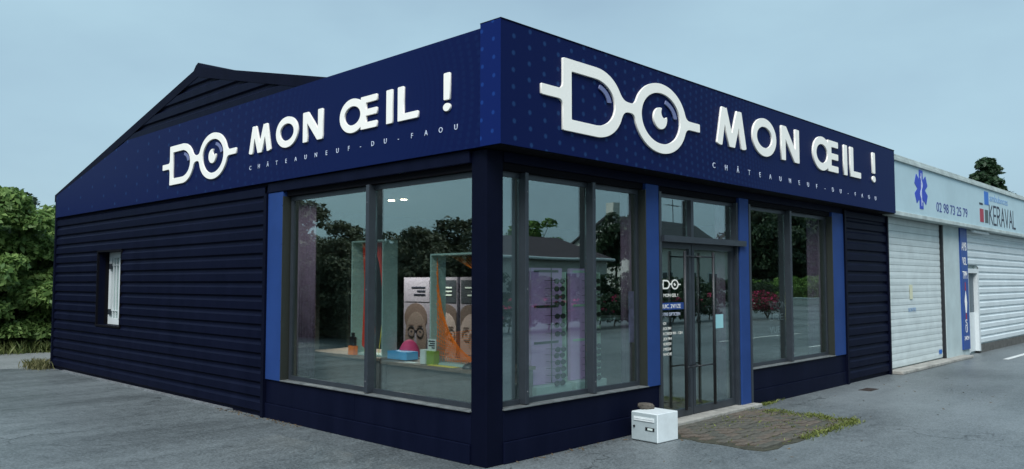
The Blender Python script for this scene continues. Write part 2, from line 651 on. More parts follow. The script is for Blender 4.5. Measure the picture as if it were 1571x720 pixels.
# sdf primitives
def s_box(X, Y, x0, x1, y0, y1):
    dx = np.maximum(x0 - X, X - x1); dy = np.maximum(y0 - Y, Y - y1)
    return np.hypot(np.maximum(dx, 0), np.maximum(dy, 0)) + np.minimum(np.maximum(dx, dy), 0)


def s_seg(X, Y, a, b, r):
    ax, ay = a; bx, by = b
    t = np.clip(((X - ax) * (bx - ax) + (Y - ay) * (by - ay)) / ((bx - ax) ** 2 + (by - ay) ** 2), 0, 1)
    return np.hypot(X - ax - t * (bx - ax), Y - ay - t * (by - ay)) - r


def s_bar(X, Y, a, b, r):
    ax, ay = a; bx, by = b
    L = math.hypot(bx - ax, by - ay)
    u = ((X - ax) * (bx - ax) + (Y - ay) * (by - ay)) / L
    v = ((X - ax) * -(by - ay) + (Y - ay) * (bx - ax)) / L
    return s_box(u, v, 0, L, -r, r)


def s_ell(X, Y, cx, cy, a, b):
    k = np.hypot((X - cx) / a, (Y - cy) / b)
    return (k - 1) * min(a, b)


def smin(a, b, k):
    h = np.clip(0.5 + 0.5 * (b - a) / k, 0, 1)
    return b + (a - b) * h - k * h * (1 - h)


# ---- foliage


def leaves(centers, radii, n, size, squash=0.8, out_bias=0.6, fold=True, seed=0, zmin=None):
    """n folded leaf shapes (2 triangles each) spread over the shells of many clumps."""
    g = np.random.default_rng(seed)
    centers = np.asarray(centers, float); radii = np.asarray(radii, float)
    w = radii ** 2; w /= w.sum()
    idx = g.choice(len(centers), n, p=w)
    d = g.normal(size=(n, 3)); d /= np.linalg.norm(d, axis=1)[:, None]
    d[:, 2] = np.where(d[:, 2] < -0.3, -d[:, 2], d[:, 2])
    rr = radii[idx] * (0.55 + 0.5 * g.random(n) ** 0.6)
    P = centers[idx] + d * rr[:, None] * np.array([1, 1, squash])
    if zmin is not None:
        P = P[P[:, 2] > zmin]; d = d[:len(P)]; n = len(P)
    nrm = d * out_bias + g.normal(size=(n, 3)) * 0.5 + np.array([0, 0, 0.35])
    nrm /= np.linalg.norm(nrm, axis=1)[:, None]
    t = np.cross(nrm, g.normal(size=(n, 3))); t /= np.linalg.norm(t, axis=1)[:, None]
    b = np.cross(nrm, t)
    s = size * (0.6 + 0.8 * g.random(n))[:, None]
    V = np.empty((n, 4, 3))
    V[:, 0] = P - t * s * 0.55
    V[:, 1] = P + b * s * 0.30 + nrm * s * 0.06
    V[:, 2] = P + t * s * 0.55 - nrm * s * 0.10
    V[:, 3] = P - b * s * 0.30 + nrm * s * 0.06
    F = np.arange(n * 4).reshape(n, 4)
    return V.reshape(-1, 3), F


def big_mesh(name, V, F):
    me = bpy.data.meshes.new(name)
    V = np.asarray(V, np.float32); F = np.asarray(F, np.int32)
    k = F.shape[1]
    me.vertices.add(len(V)); me.vertices.foreach_set('co', V.ravel())
    me.loops.add(F.size); me.loops.foreach_set('vertex_index', F.ravel())
    me.polygons.add(len(F))
    me.polygons.foreach_set('loop_start', np.arange(0, F.size, k, dtype=np.int32))
    me.polygons.foreach_set('loop_total', np.full(len(F), k, np.int32))
    me.update(calc_edges=True)
    return me


def blades(spots, hmin, hmax, width, seed, lean=0.35):
    g = np.random.default_rng(seed)
    P = np.asarray(spots, float); n = len(P)
    a = g.random(n) * 2 * math.pi
    h = hmin + (hmax - hmin) * g.random(n) ** 1.5
    side = np.stack([np.cos(a), np.sin(a), np.zeros(n)], 1) * (width * (0.6 + 0.8 * g.random(n)))[:, None]
    a2 = g.random(n) * 2 * math.pi
    ln = np.stack([np.cos(a2), np.sin(a2), np.zeros(n)], 1) * (h * lean * g.random(n) * 2)[:, None]
    V = np.empty((n, 4, 3))
    up = np.array([0, 0, 1.0])
    V[:, 0] = P - side; V[:, 1] = P + side
    V[:, 2] = P + ln + up * h[:, None] + side * 0.15
    V[:, 3] = P + ln * 0.4 + up * h[:, None] * 0.6 - side * 0.8
    return V.reshape(-1, 3), np.arange(n * 4).reshape(n, 4)


def crown_clumps(rx, rz, zc, n, rc, seed, cone=False):
    g = np.random.default_rng(seed)
    C, Rr = [], []
    for _ in range(n):
        d = g.normal(size=3); d /= np.linalg.norm(d)
        k = g.random() ** 0.45
        p = np.array([d[0] * rx * k, d[1] * rx * k, zc + d[2] * rz * k])
        if cone:
            t = (p[2] - (zc - rz)) / (2 * rz)
            s = (1 - t) * 1.25 + 0.06
            p[0] *= s; p[1] *= s
        C.append(p); Rr.append(rc * (0.6 + 0.7 * g.random()) * ((1.1 - 0.7 * (p[2] - zc + rz) / (2 * rz)) if cone else 1))
    return C, Rr


def tree(name, label, cat, loc, rx, rz, zc, nclump, rc, nleaf, lsize, leafmat, seed, cone=False, trunk_r=0.14, group=None, zmin=None, skirt=0):
    t = thing(name, label, cat, loc, 0, group)
    C, Rr = crown_clumps(rx, rz, zc, nclump, rc, seed, cone)
    gs = np.random.default_rng(seed + 500)
    for _ in range(skirt):                                   # low branches sweeping to the ground
        a = gs.random() * 6.283; k = gs.random() ** .4
        C.append(np.array([math.cos(a) * rx * k * 1.05, math.sin(a) * rx * k * 1.05, gs.uniform(.25, zc * .9)])); Rr.append(rc * gs.uniform(.6, 1.1))
    g = random.Random(seed)
    parts = []
    top = zc + (rz * 0.5 if cone else 0)
    pts = [(0, 0, -0.05), (g.uniform(-.1, .1), g.uniform(-.1, .1), zc * 0.5), (g.uniform(-.15, .15), g.uniform(-.15, .15), top)]
    parts.append(tube(pts[0], pts[1], trunk_r, trunk_r * 0.75, 8))
    parts.append(tube(pts[1], pts[2], trunk_r * 0.75, trunk_r * 0.3, 8))
    for i in range(min(10, nclump)):
        s = Vector(pts[1]).lerp(Vector(pts[2]), g.random())
        parts.append(tube(s, C[i], trunk_r * 0.35, trunk_r * 0.1, 5))
    ob('trunk', join(*parts), 'bark', t)
    V, F = leaves(C, Rr, nleaf, lsize, seed=seed, zmin=zmin)
    me = big_mesh('crown', V, F)
    me.materials.append(MATS[leafmat])
    ob('crown', me, None, t)
    return t


# ------------------------------------------------------------ ground
structure('ground', sheet([(-400, -400), (500, -400), (500, 400), (-400, 400)], -0.02), 'terrain')
structure('car_park', sheet([(-60, -60), (80, -60), (80, 12.3), (1.5, 12.3), (-0.4, 11.9), (-1.2, 12.4), (-3.2, 12.2), (-60, 12.6)], 0.0), 'asphalt')
structure('lane', sheet([(-60, 11.5), (40, 11.5), (40, 15.5), (4, 15.6), (1, 15.45), (0.2, 15.75), (-2, 15.6), (-60, 15.9)], -0.008), 'old_asphalt')
for i, (x0, x1, y) in enumerate(((14.2, 19.2, -0.86), (14.4, 19.4, -3.3), (14.4, 19.4, -5.8))):
    structure('bay_line', sheet([(x0, y), (x1, y), (x1, y + 0.11), (x0, y + 0.11)], 0.005), 'road_paint')
structure('drain_cover', join(prism([(7.30, -0.58), (7.65, -0.58), (7.65, -0.40), (7.30, -0.40)], 'z', -0.02, 0.004),
                              *[box(7.32 + i * .05, 7.345 + i * .05, -0.57, -0.41, 0.0042, 0.008) for i in range(6)]), 'rust')

# ------------------------------------------------------------ the optician's shop
shop = thing('optician_shop', 'dark navy metal-clad corner shop with large windows and bright blue pilasters', 'shop')
P = 0.1715
Z0 = 0.04
PROF = [(0.0, 0.0), (0.012, 0.0), (0.030, 0.028), (0.122, 0.028), (0.148, 0.004), (P, 0.0)]


def strip(face, a0, a1, z, plane=0.0, prof=PROF, lim=None):
    """One course of profiled cladding. face 'side' runs along Y at x=plane, 'front' along X at y=plane."""
    V, F = [], []
    for u, d in prof:
        zz = z + u
        l, r = (a0, a1) if lim is None else lim(zz)
        for a in (l, r):
            V.append((plane - d, a, zz) if face == 'side' else (a, plane - d, zz))
    for i in range(len(prof) - 1):
        F.append((2 * i, 2 * i + 1, 2 * i + 3, 2 * i + 2))
    return V, F


for i in range(16):
    z = Z0 + i * P
    spans = [(3.80, 7.598), (7.602, 11.50)] if not 5 <= i < 12 else [(3.80, 7.598), (7.602, 8.32), (9.33, 11.50)]
    for a, b in spans:
        ob('siding_strip', strip('side', a, b, z), 'navy_steel', shop)
    ob('siding_strip', strip('front', 7.93, 9.74, z), 'navy_steel', shop)
# gable courses above the sign
RIDGE_Y, RIDGE_Z, SL = 5.70, 4.56, 0.2235


def gable_lim(zz):
    w = max(0.02, (RIDGE_Z - 0.06 - zz) / SL)
    return max(0.03, RIDGE_Y - w), min(11.5, RIDGE_Y + w)


for i in range(10):
    z = Z0 + (16 + i) * P
    if z + P > RIDGE_Z - 0.05:
        break
    ob('siding_strip', strip('side', 0, 0, z, lim=gable_lim), 'navy_steel', shop)
# backing walls behind the cladding (with the hole of the small window)
ob('wall', join(box(0.004, 0.10, 3.74, 8.32, 0, 2.80), box(0.004, 0.10, 9.33, 11.55, 0, 2.80),
                box(0.004, 0.10, 8.32, 9.33, 0, Z0 + 5 * P), box(0.004, 0.10, 8.32, 9.33, Z0 + 12 * P, 2.80)), 'navy_post', shop)
ob('wall', prism([(0.02, 2.802), (11.53, 2.802), (11.53, 3.18), (RIDGE_Y, RIDGE_Z - 0.08), (0.02, 3.25)], 'x', 0.006, 0.10), 'navy_post', shop)
ob('wall', box(7.88, 9.78, 0.004, 0.10, 0, 2.80), 'navy_post', shop)
ob('wall', box(0.10, 9.78, 11.45, 11.55, 0, 3.2), 'navy_steel', shop)
# edge trims
ob('corner_trim', box(-0.045, 0.003, 3.74, 3.80, 0, 2.66), 'navy_post', shop)
ob('corner_trim', box(-0.045, 0.003, 11.50, 11.57, 0, 3.2), 'navy_post', shop)
ob('corner_trim', box(7.865, 7.93, -0.045, 0.003, 0, 2.74), 'navy_post', shop)
ob('corner_trim', box(9.74, 9.80, -0.05, 0.003, 0.0, 2.75), 'navy_post', shop)
ob('base_flashing', box(-0.05, -0.001, 4.55, 10.9, 0.0, 0.020), 'tin_grey', shop)
# corner post, plinths, lintels
ob('corner_post', box(0.0, 0.205, 0.0, 0.195, 0, 2.775), 'navy_post', shop, bevel=0.006)
ob('plinth', box(-0.018, 0.09, 0.197, 3.74, 0, 0.175), 'navy_steel', shop, bevel=0.006)
ob('plinth_panel', box(0.0, 0.09, 0.197, 1.946, 0.177, 0.452), 'navy_steel', shop, bevel=0.004)
ob('plinth_panel', box(0.0, 0.09, 1.950, 3.74, 0.177, 0.452), 'navy_steel', shop, bevel=0.004)
ob('plinth', box(0.207, 2.66, -0.018, 0.09, 0, 0.19), 'navy_steel', shop, bevel=0.006)
ob('plinth_panel', box(0.207, 2.66, 0.0, 0.09, 0.192, 0.465), 'navy_steel', shop, bevel=0.004)
ob('plinth', box(4.79, 7.865, -0.018, 0.09, 0, 0.20), 'navy_steel', shop, bevel=0.006)
ob('plinth_panel', box(4.79, 7.865, 0.0, 0.09, 0.202, 0.465), 'navy_steel', shop, bevel=0.004)
ob('lintel', box(-0.03, 0.10, 0.197, 3.74, 2.665, 2.78), 'navy_steel', shop, bevel=0.006)
ob('lintel', box(0.02, 0.10, 0.197, 3.37, 2.605, 2.664), 'soffit_black', shop)
ob('lintel', box(0.207, 7.865, -0.012, 0.10, 2.68, 2.775), 'navy_steel', shop, bevel=0.006)
ob('lintel', box(0.207, 7.43, 0.02, 0.10, 2.615, 2.678), 'soffit_black', shop)
# blue pilasters
for nm, v in (('a', box(-0.02, 0.10, 3.400, 3.738, 0.453, 2.664)),):
    ob('pilaster', v, 'pilaster_blue', shop, bevel=0.006)
ob('pilaster', box(2.41, 2.659, -0.02, 0.10, 0.467, 2.679), 'pilaster_blue', shop, bevel=0.006)
ob('pilaster', box(4.50, 4.74, -0.02, 0.10, 0.0, 2.679), 'pilaster_blue', shop, bevel=0.006)
ob('pilaster', box(7.43, 7.863, -0.02, 0.10, 0.467, 2.679), 'pilaster_blue', shop, bevel=0.006)
rv = [(-0.021, y, z) for y in (3.41,) for z in np.arange(0.7, 2.6, 0.45)]
rivet_me = mesh('rivet', tube((.002, 0, 0), (-.005, 0, 0), 0.008, 0.006, 6))
for q in rv:
    ob('rivet', rivet_me, 'pilaster_blue', shop).location = q
ob('jamb', box(-0.022, 0.10, 3.385, 3.399, 0.47, 2.604), 'steel_olive', shop)
ob('jamb', box(2.396, 2.4095, -0.022, 0.074, 0.487, 2.613), 'steel_olive', shop)
ob('jamb', box(7.416, 7.4295, -0.022, 0.074, 0.487, 2.613), 'steel_olive', shop)
ob('jamb', box(2.661, 2.705, -0.025, 0.10, 0.0, 2.614), 'steel_grey', shop)
ob('jamb', box(4.742, 4.788, -0.025, 0.10, 0.0, 2.614), 'steel_grey', shop)
ob('jamb', box(4.455, 4.498, 0.0, 0.10, 0.0, 2.614), 'steel_grey', shop)


def window(face, a0, a1, z0, z1, bars, end_bars=(True, True)):
    """A shop window: frame parent mesh with sill, deep mullion fins and panes; face as in strip()."""
    def B(a, b, d0, d1, zz0, zz1):
        return box(d0, d1, a, b, zz0, zz1) if face == 'side' else box(a, b, d0, d1, zz0, zz1)
    f = ob('window', join(B(a0, a1, 0.075, 0.115, z0 + .003, z0 + 0.05), B(a0, a1, 0.075, 0.115, z1 - 0.05, z1),
                          B(a0, a0 + 0.045, 0.075, 0.115, z0 + .05, z1 - .05), B(a1 - 0.045, a1, 0.075, 0.115, z0 + .05, z1 - .05)),
           'steel_grey', shop)
    ob('sill', B(a0 - 0.01, a1 + 0.02, -0.028, 0.075, z0 - 0.010, z0 + 0.002), 'sill_grey', f, bevel=0.002)
    cuts = [a0 + 0.03] + [v for b in bars for v in b] + [a1 - 0.03]
    for b in bars:
        ob('mullion', B(b[0], b[1], 0.0, 0.115, z0 + 0.007, z1), 'steel_grey', f, bevel=0.004)
        for q in (.12, 1.05, 1.95):
            ob('screw', B((b[0] + b[1]) / 2 - .005, (b[0] + b[1]) / 2 + .005, -0.006, 0.001, z0 + q, z0 + q + .01), 'tin_grey', f)
    for i in range(0, len(cuts), 2):
        ob('pane', B(cuts[i] + 0.001, cuts[i + 1] - 0.001, 0.088, 0.096, z0 + 0.04, z1 - 0.04), 'shop_glass', f)
    return f


window('side', 0.197, 3.372, 0.467, 2.603, [(1.735, 1.79)])
window('front', 0.207, 2.408, 0.480, 2.613, [(0.50, 0.545), (1.50, 1.548)])
window('front', 4.79, 7.428, 0.480, 2.613, [(6.00, 6.055)])

# door set: transom light, two glazed leaves
tr = ob('transom', join(box(2.705, 4.60, -0.06, 0.10, 2.055, 2.125), box(2.705, 4.453, 0.06, 0.10, 2.57, 2.612),
                        box(3.40, 3.455, 0.02, 0.10, 2.126, 2.57)), 'steel_grey', shop)
for a, b in ((2.707, 3.399), (3.456, 4.453)):
    ob('pane', box(a, b, 0.078, 0.086, 2.127, 2.568), 'shop_glass', tr)
for a, b, hx, sgn in ((2.71, 3.435, 3.16, 1), (3.445, 4.452, 3.80, -1)):
    d = ob('door', join(box(a, a + 0.055, 0.045, 0.095, 0.055, 2.053), box(b - 0.055, b, 0.045, 0.095, 0.055, 2.053),
                        box(a + .055, b - .055, 0.045, 0.095, 0.055, 0.14), box(a + .055, b - .055, 0.045, 0.095, 1.99, 2.053)),
           'steel_grey', shop)
    ob('pane', box(a + 0.05, b - 0.05, 0.066, 0.074, 0.13, 2.0), 'shop_glass', d)
    st = (b - 0.03) if sgn > 0 else (a + 0.03)
    ob('handle', join(tube((hx, -0.035, 0.14), (hx, -0.035, 1.96), 0.019, None, 12),
                      *[join(tube((hx, -0.035, zz), (st, -0.035, zz), 0.009, None, 8), tube((st, -0.035, zz), (st, 0.05, zz), 0.009, None, 8)) for zz in (0.62, 1.90)]),
       'steel_dark', d, smooth=True)
    if sgn > 0:
        left_leaf = d
    else:
        right_leaf = d
ob('threshold', box(2.66, 4.80, -0.14, 0.12, 0.0, 0.05), 'concrete', shop, bevel=0.01)

# roof with verge boards and ridge cap
ey = 11.66
ob('wall', box(0.1, 9.7, -0.0, 0.02, 2.785, 3.3), 'navy_post', shop)
roof = ob('roof', join(
    prism([(RIDGE_Y, RIDGE_Z - 0.03), (ey, RIDGE_Z - 0.03 - SL * (ey - RIDGE_Y)), (ey, RIDGE_Z - 0.09 - SL * (ey - RIDGE_Y)), (RIDGE_Y, RIDGE_Z - 0.09)], 'x', -0.031, 9.75),
    prism([(RIDGE_Y, RIDGE_Z - 0.032), (0.05, RIDGE_Z - 0.032 - SL * (RIDGE_Y - 0.05)), (0.05, RIDGE_Z - 0.092 - SL * (RIDGE_Y - 0.05)), (RIDGE_Y, RIDGE_Z - 0.092)], 'x', -0.031, 9.75)), 'navy_roof', shop)
for s, e in ((1, ey), (-1, 0.06)):
    d = abs(e - RIDGE_Y)
    ob('verge_board', prism([(RIDGE_Y, RIDGE_Z + 0.01), (e, RIDGE_Z + 0.01 - SL * d), (e, RIDGE_Z - 0.125 - SL * d), (RIDGE_Y, RIDGE_Z - 0.125)], 'x', -0.0335, -0.029), 'navy_roof', roof)
ob('ridge_cap', prism([(RIDGE_Y - 0.14, RIDGE_Z - 0.02), (RIDGE_Y - .07, RIDGE_Z + 0.045), (RIDGE_Y, RIDGE_Z + 0.075), (RIDGE_Y + .07, RIDGE_Z + 0.045), (RIDGE_Y + 0.14, RIDGE_Z - 0.02)], 'x', -0.031, 9.75), 'navy_roof', roof)

# small recessed window in the clad wall
zb, zt = Z0 + 5 * P, Z0 + 12 * P
ob('reveal', join(box(-0.03, 0.19, 9.331, 9.36, zb, zt), box(-0.03, 0.19, 8.29, 8.319, zb, zt), box(-0.03, 0.19, 8.29, 9.36, zt + .001, zt + 0.03), box(-0.035, 0.19, 8.29, 9.36, zb - 0.03, zb - .001)), 'soffit_black', shop)
sw = ob('window', join(box(0.16, 0.22, 8.32, 8.40, zb, zt), box(0.16, 0.22, 9.23, 9.33, zb, zt), box(0.16, 0.22, 8.40, 9.23, zb, zb + 0.10), box(0.16, 0.22, 8.40, 9.23, zt - 0.09, zt),
                       box(0.15, 0.215, 8.79, 8.87, zb + 0.10, zt - 0.09)), 'white_plastic', shop)
sw['label'] = 'small white recessed window'
ob('pane', box(0.185, 0.193, 8.40, 9.23, zb + 0.1, zt - 0.09), 'shop_glass', sw)
ob('blind', box(0.215, 0.219, 8.41, 9.22, zb + 0.1, zt - 0.09), 'card_white', sw)
for q in (9.02, 9.14):
    ob('casement_bar', box(0.165, 0.184, q, q + .022, zb + .10, zt - .09), 'white_plastic', sw)
for q in (0.16, 0.92):
    ob('hinge', box(0.135, 0.16, 9.19, 9.26, zb + q, zb + q + 0.09), 'steel_grey', sw)
for q in (0.22, 0.98):
    ob('glazing_bar', box(0.16, 0.184, 8.40, 9.23, zb + q, zb + q + 0.012), 'white_plastic', sw)

# interior shell
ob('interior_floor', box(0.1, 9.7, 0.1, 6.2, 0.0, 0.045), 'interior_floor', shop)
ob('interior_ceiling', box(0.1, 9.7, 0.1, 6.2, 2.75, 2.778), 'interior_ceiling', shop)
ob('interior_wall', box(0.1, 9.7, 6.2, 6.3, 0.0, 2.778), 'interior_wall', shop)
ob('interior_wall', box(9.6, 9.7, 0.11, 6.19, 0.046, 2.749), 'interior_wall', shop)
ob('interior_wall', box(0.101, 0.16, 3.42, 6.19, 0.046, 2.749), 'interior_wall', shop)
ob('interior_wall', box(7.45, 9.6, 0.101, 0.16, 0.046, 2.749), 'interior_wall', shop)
# plum curtains at the window ends
def curtain(face, a0, a1, d0, z0, z1):
    n = 26
    V, F = [], []
    for i in range(n + 1):
        a = a0 + (a1 - a0) * i / n
        d = d0 + 0.018 * math.sin(i * 1.45) + 0.006 * math.sin(i * 3.1)
        for z in (z0, z1):
            V.append((d, a, z) if face == 'side' else (a, d, z))
    for i in range(n):
        F.append((2 * i, 2 * i + 2, 2 * i + 3, 2 * i + 1))
    return V, F


for f, a0, a1, lab in (('side', 2.98, 3.34, 'plum curtain gathered at the end of the side window by the clad wall'),
                       ('front', 2.20, 2.37, 'narrow plum curtain between front window and door'),
                       ('front', 4.22, 4.42, 'dark plum curtain behind the right door leaf'),
                       ('front', 6.92, 7.36, 'wide plum curtain at the far end of the second front window')):
    z0 = 0.10 if a0 == 4.22 else 0.52
    c = ob('curtain', curtain(f, a0, a1, 0.16, z0, 2.72), 'curtain_plum', None, smooth=True, label=lab, category='curtain', group='plum curtains in the shop windows')
    s = c.modifiers.new('cloth', 'SOLIDIFY'); s.thickness = 0.006
ob('grey_panel', box(0.215, 0.495, 0.13, 0.14, 0.53, 2.56), 'blue_grey', shop)  # plain grey-blue panel behind the narrow first pane

# ------------------------------------------------------------ signs
GW = {}


def glasses_sdf(X, Y):
    # D-shaped rim and round rim joined by a bridge, with temple stubs; u 0..2.71, v 0..0.74
    d_out = np.maximum(s_box(X, Y, 0.30, 0.80, 0.03, 0.71), -1e3)
    d_out = np.minimum(d_out, s_ell(X, Y, 0.80, 0.37, 0.43, 0.34))
    d_in = np.minimum(s_box(X, Y, 0.42, 0.78, 0.14, 0.60), s_ell(X, Y, 0.78, 0.37, 0.325, 0.23))
    ring_d = np.maximum(d_out, -d_in)
    ring_o = np.maximum(s_ell(X, Y, 1.93, 0.375, 0.49, 0.375), -s_ell(X, Y, 1.93, 0.375, 0.372, 0.275))
    s = smin(ring_d, s_bar(X, Y, (0.0, 0.365), (0.34, 0.365), 0.048), 0.07)
    s = smin(s, s_bar(X, Y, (1.17, 0.40), (1.50, 0.40), 0.05), 0.09)
    s = smin(s, ring_o, 0.06)
    s = smin(s, s_bar(X, Y, (2.39, 0.375), (2.71, 0.375), 0.046), 0.07)
    inner = np.minimum(d_in + 0.0, s_ell(X, Y, 1.93, 0.375, 0.372, 0.275))
    return np.maximum(s, -inner)


def eye_sdf(X, Y):
    return np.maximum(s_ell(X, Y, 1.91, 0.375, 0.125, 0.115), -s_ell(X, Y, 1.985, 0.445, 0.062, 0.062))


def arc_sdf(cx, cy, a, b, w):
    def f(X, Y):
        k = np.abs(s_ell(X, Y, cx, cy, a, b)) - w
        ang = np.arctan2(Y - cy, X - cx)
        return np.maximum(k, np.maximum(0.12 - ang, ang - 1.15) * a)
    return f


LOOPS = {
    'glasses': contour(glasses_sdf, -0.06, 2.78, -0.05, 0.80, 0.0125),
    'eye': contour(eye_sdf, 1.74, 2.10, 0.22, 0.53, 0.008),
    'arc_d': contour(arc_sdf(0.78, 0.37, 0.24, 0.17, 0.022), 0.7, 1.1, 0.3, 0.62, 0.008),
    'arc_o': contour(arc_sdf(1.93, 0.375, 0.285, 0.20, 0.022), 1.85, 2.3, 0.3, 0.66, 0.008),
}
LH = 0.46                                 # cap height; the letter shapes below run in u from 0


def l_M(X, Y):
    s = s_bar(X, Y, (0.065, 0), (0.185, LH), 0.058)
    s = np.minimum(s, s_bar(X, Y, (0.665, 0), (0.545, LH), 0.058))
    s = np.minimum(s, s_bar(X, Y, (0.185, LH - .02), (0.365, 0.0), 0.060))
    s = np.minimum(s, s_bar(X, Y, (0.545, LH - .02), (0.365, 0.0), 0.060))
    return np.maximum(s, s_box(X, Y, 0, 0.73, 0, LH))


def l_O(X, Y):
    return np.maximum(s_ell(X, Y, 0.325, LH / 2, 0.325, LH / 2 + 0.015), -s_ell(X, Y, 0.325, LH / 2, 0.212, LH / 2 - 0.092))


def l_N(X, Y):
    s = np.minimum(s_box(X, Y, 0, 0.12, 0, LH), s_box(X, Y, 0.42, 0.54, 0, LH))
    s = np.minimum(s, s_bar(X, Y, (0.05, LH), (0.49, 0.0), 0.066))
    return np.maximum(s, s_box(X, Y, 0, 0.54, 0, LH))


def l_OE(X, Y):
    o = np.maximum(s_ell(X, Y, 0.31, LH / 2, 0.31, LH / 2 + 0.015), -s_ell(X, Y, 0.31, LH / 2, 0.20, LH / 2 - 0.092))
    e = s_box(X, Y, 0.52, 0.64, 0, LH)
    for y in (0.0, LH / 2 - 0.045, LH - 0.09):
        e = np.minimum(e, s_box(X, Y, 0.54, 0.89, y, y + 0.09))
    return np.minimum(o, e)


def l_I(X, Y):
    return s_box(X, Y, 0, 0.125, 0, LH)


def l_L(X, Y):
    return np.minimum(s_box(X, Y, 0, 0.12, 0, LH), s_box(X, Y, 0, 0.42, 0, 0.09))


def l_bang(X, Y):
    return np.minimum(s_box(X, Y, 0.0, 0.11, 0.14, LH + 0.02), s_ell(X, Y, 0.055, 0.045, 0.065, 0.05))


LETTERS = [(l_M, 3.51, .73), (l_O, 4.40, .65), (l_N, 5.205, .54), (l_OE, 6.20, .89), (l_I, 7.31, .125), (l_L, 7.56, .42), (l_bang, 8.49, .13)]
for k, (fn, u, w) in enumerate(LETTERS):
    LOOPS[k] = contour(fn, -0.03, w + 0.03, -0.05, LH + 0.06, 0.010)


def lettering(sign, face, g_origin, g_scale, t_origin, t_scale, depth):
    fl = 0.5 * depth + 0.001
    off = (0, -fl, 0) if face == 'front' else (-fl, 0, 0)
    add = lambda o: tuple(a + b for a, b in zip(o, off))
    for key, nm, mt, dd in (('glasses', 'glasses_emblem', 'letter_white', depth), ('eye', 'eye_emblem', 'letter_white', depth),
                            ('arc_d', 'lens_highlight', 'lens_grey', depth * .5), ('arc_o', 'lens_highlight', 'lens_grey', depth * .5)):
        me = on_sheet(outline_mesh(nm, LOOPS[key], dd, 0.0012), face, add(g_origin), g_scale)
        ob(nm, me, mt, sign)
    for k, (fn, u, w) in enumerate(LETTERS):
        uu = (u - 3.51) * t_scale
        o = (t_origin[0] + uu, t_origin[1], t_origin[2]) if face == 'front' else (t_origin[0], t_origin[1] - uu, t_origin[2])
        ob('letter', on_sheet(outline_mesh('letter', LOOPS[k], depth, 0.0012), face, add(o), t_scale), 'letter_white', sign)


front_sign = thing('fascia_sign', 'long navy dotted fascia over the entrance with white glasses emblem and MON ŒIL ! lettering', 'sign', group='navy shop fascias')
ob('panel', box(-0.08, 9.58, -0.25, -0.001, 2.782, 3.866), 'sign_film_front', front_sign)
ob('end_panel', box(-0.0845, -0.0805, -0.2525, -0.001, 2.782, 3.866), 'sign_film_end', front_sign)
lettering(front_sign, 'front', (0.42, -0.25, 2.975), 1.0, (3.51, -0.25, 3.228), 1.0, 0.022)
TOWN = 'CHÂTEAUNEUF-DU-FAOU'
for i, ch in enumerate(TOWN):
    ob('small_letter', on_sheet(text_mesh('small_letter', ch, 0.092, 0.004, align='CENTER'), 'front', (3.47 + i * 5.17 / 18, -0.2525, 2.936)), 'small_letter', front_sign)
ob('soffit', box(-0.06, 9.56, -0.24, -0.002, 2.776, 2.7815), 'soffit_black', front_sign)
ob('top_capping', box(-0.085, 9.585, -0.256, 0.003, 3.867, 3.875), 'navy_roof', front_sign)

side_sign = thing('fascia_sign', 'navy dotted fascia below the gable with smaller glasses emblem and MON ŒIL ! lettering', 'sign', group='navy shop fascias')
ob('panel', prism([(0.004, 2.785), (11.46, 2.80), (11.46, 3.21), (8.1, 3.84), (0.004, 3.84)], 'x', -0.062, -0.034), 'sign_film_side', side_sign)
lettering(side_sign, 'side', (-0.062, 6.66, 2.955), 0.815, (-0.062, 4.12, 3.165), 0.73, 0.02)
for i, ch in enumerate(TOWN):
    ob('small_letter', on_sheet(text_mesh('small_letter', ch, 0.072, 0.004, align='CENTER'), 'side', (-0.0645, 4.105 - i * 3.77 / 18, 2.978)), 'small_letter', side_sign)

# decals on the door and window glass
decal = thing('door_lettering', 'white glasses emblem and opening hours stuck on the left door leaf', 'lettering', (0, 0, 0))
for key in ('glasses', 'eye'):
    ob('emblem', on_sheet(outline_mesh('emblem', LOOPS[key], 0.002), 'front', (2.80, 0.0625, 1.515), 0.155), 'letter_white', decal)
ob('lettering', on_sheet(text_mesh('lettering', 'MON ŒIL !', 0.055, 0.002, width=0.30), 'front', (2.86, 0.0625, 1.43)), 'letter_white', decal)
ob('strip', box(2.765, 3.33, 0.060, 0.063, 1.285, 1.365), 'sign_blue', decal)
ob('lettering', on_sheet(text_mesh('lettering', 'NUIC. 2V/1ZE', 0.065, 0.002, width=0.42), 'front', (2.79, 0.058, 1.302)), 'letter_white', decal)
ob('lettering', on_sheet(text_mesh('lettering', 'VOTRE OPTICIEN', 0.055, 0.002, width=0.42), 'front', (2.78, 0.0625, 1.215)), 'small_letter', decal)
for i, (s, w) in enumerate((('LUNDI', .13), ('MARDI 9H', .23), ('MERCREDI 9H - 12H', .47), ('JEUDI 9H', .24), ('VENDREDI', .23), ('SAMEDI', .22), ('DIMANCHE', .24))):
    ob('lettering', on_sheet(text_mesh('lettering', s, 0.045, 0.002, width=w), 'front', (2.775, 0.0625, 1.115 - i * 0.058)), 'letter_white', decal)
ob('notice', box(4.00, 4.19, 0.060, 0.0645, 1.03, 1.20), 'paper_aqua', None, label='small pale aqua notice stuck on the right door leaf', category='notice')
wt = thing('window_lettering', 'faint white lettering in three lines on the second front window', 'lettering')
for i, (s, w) in enumerate((('VISION', .5), ('LIRE', .42), ('VUE', .32))):
    ob('lettering', on_sheet(text_mesh('lettering', s, 0.13, 0.002, width=w), 'front', (5.52, 0.0985, 1.24 - i * 0.17)), 'faint_white', wt)
ob('opening_sticker', join(box(2.235, 2.335, 0.0985, 0.101, 0.95, 1.50)), 'sticker_lilac', None, label='tall lilac sticker low on the front window beside the door column', category='sticker')

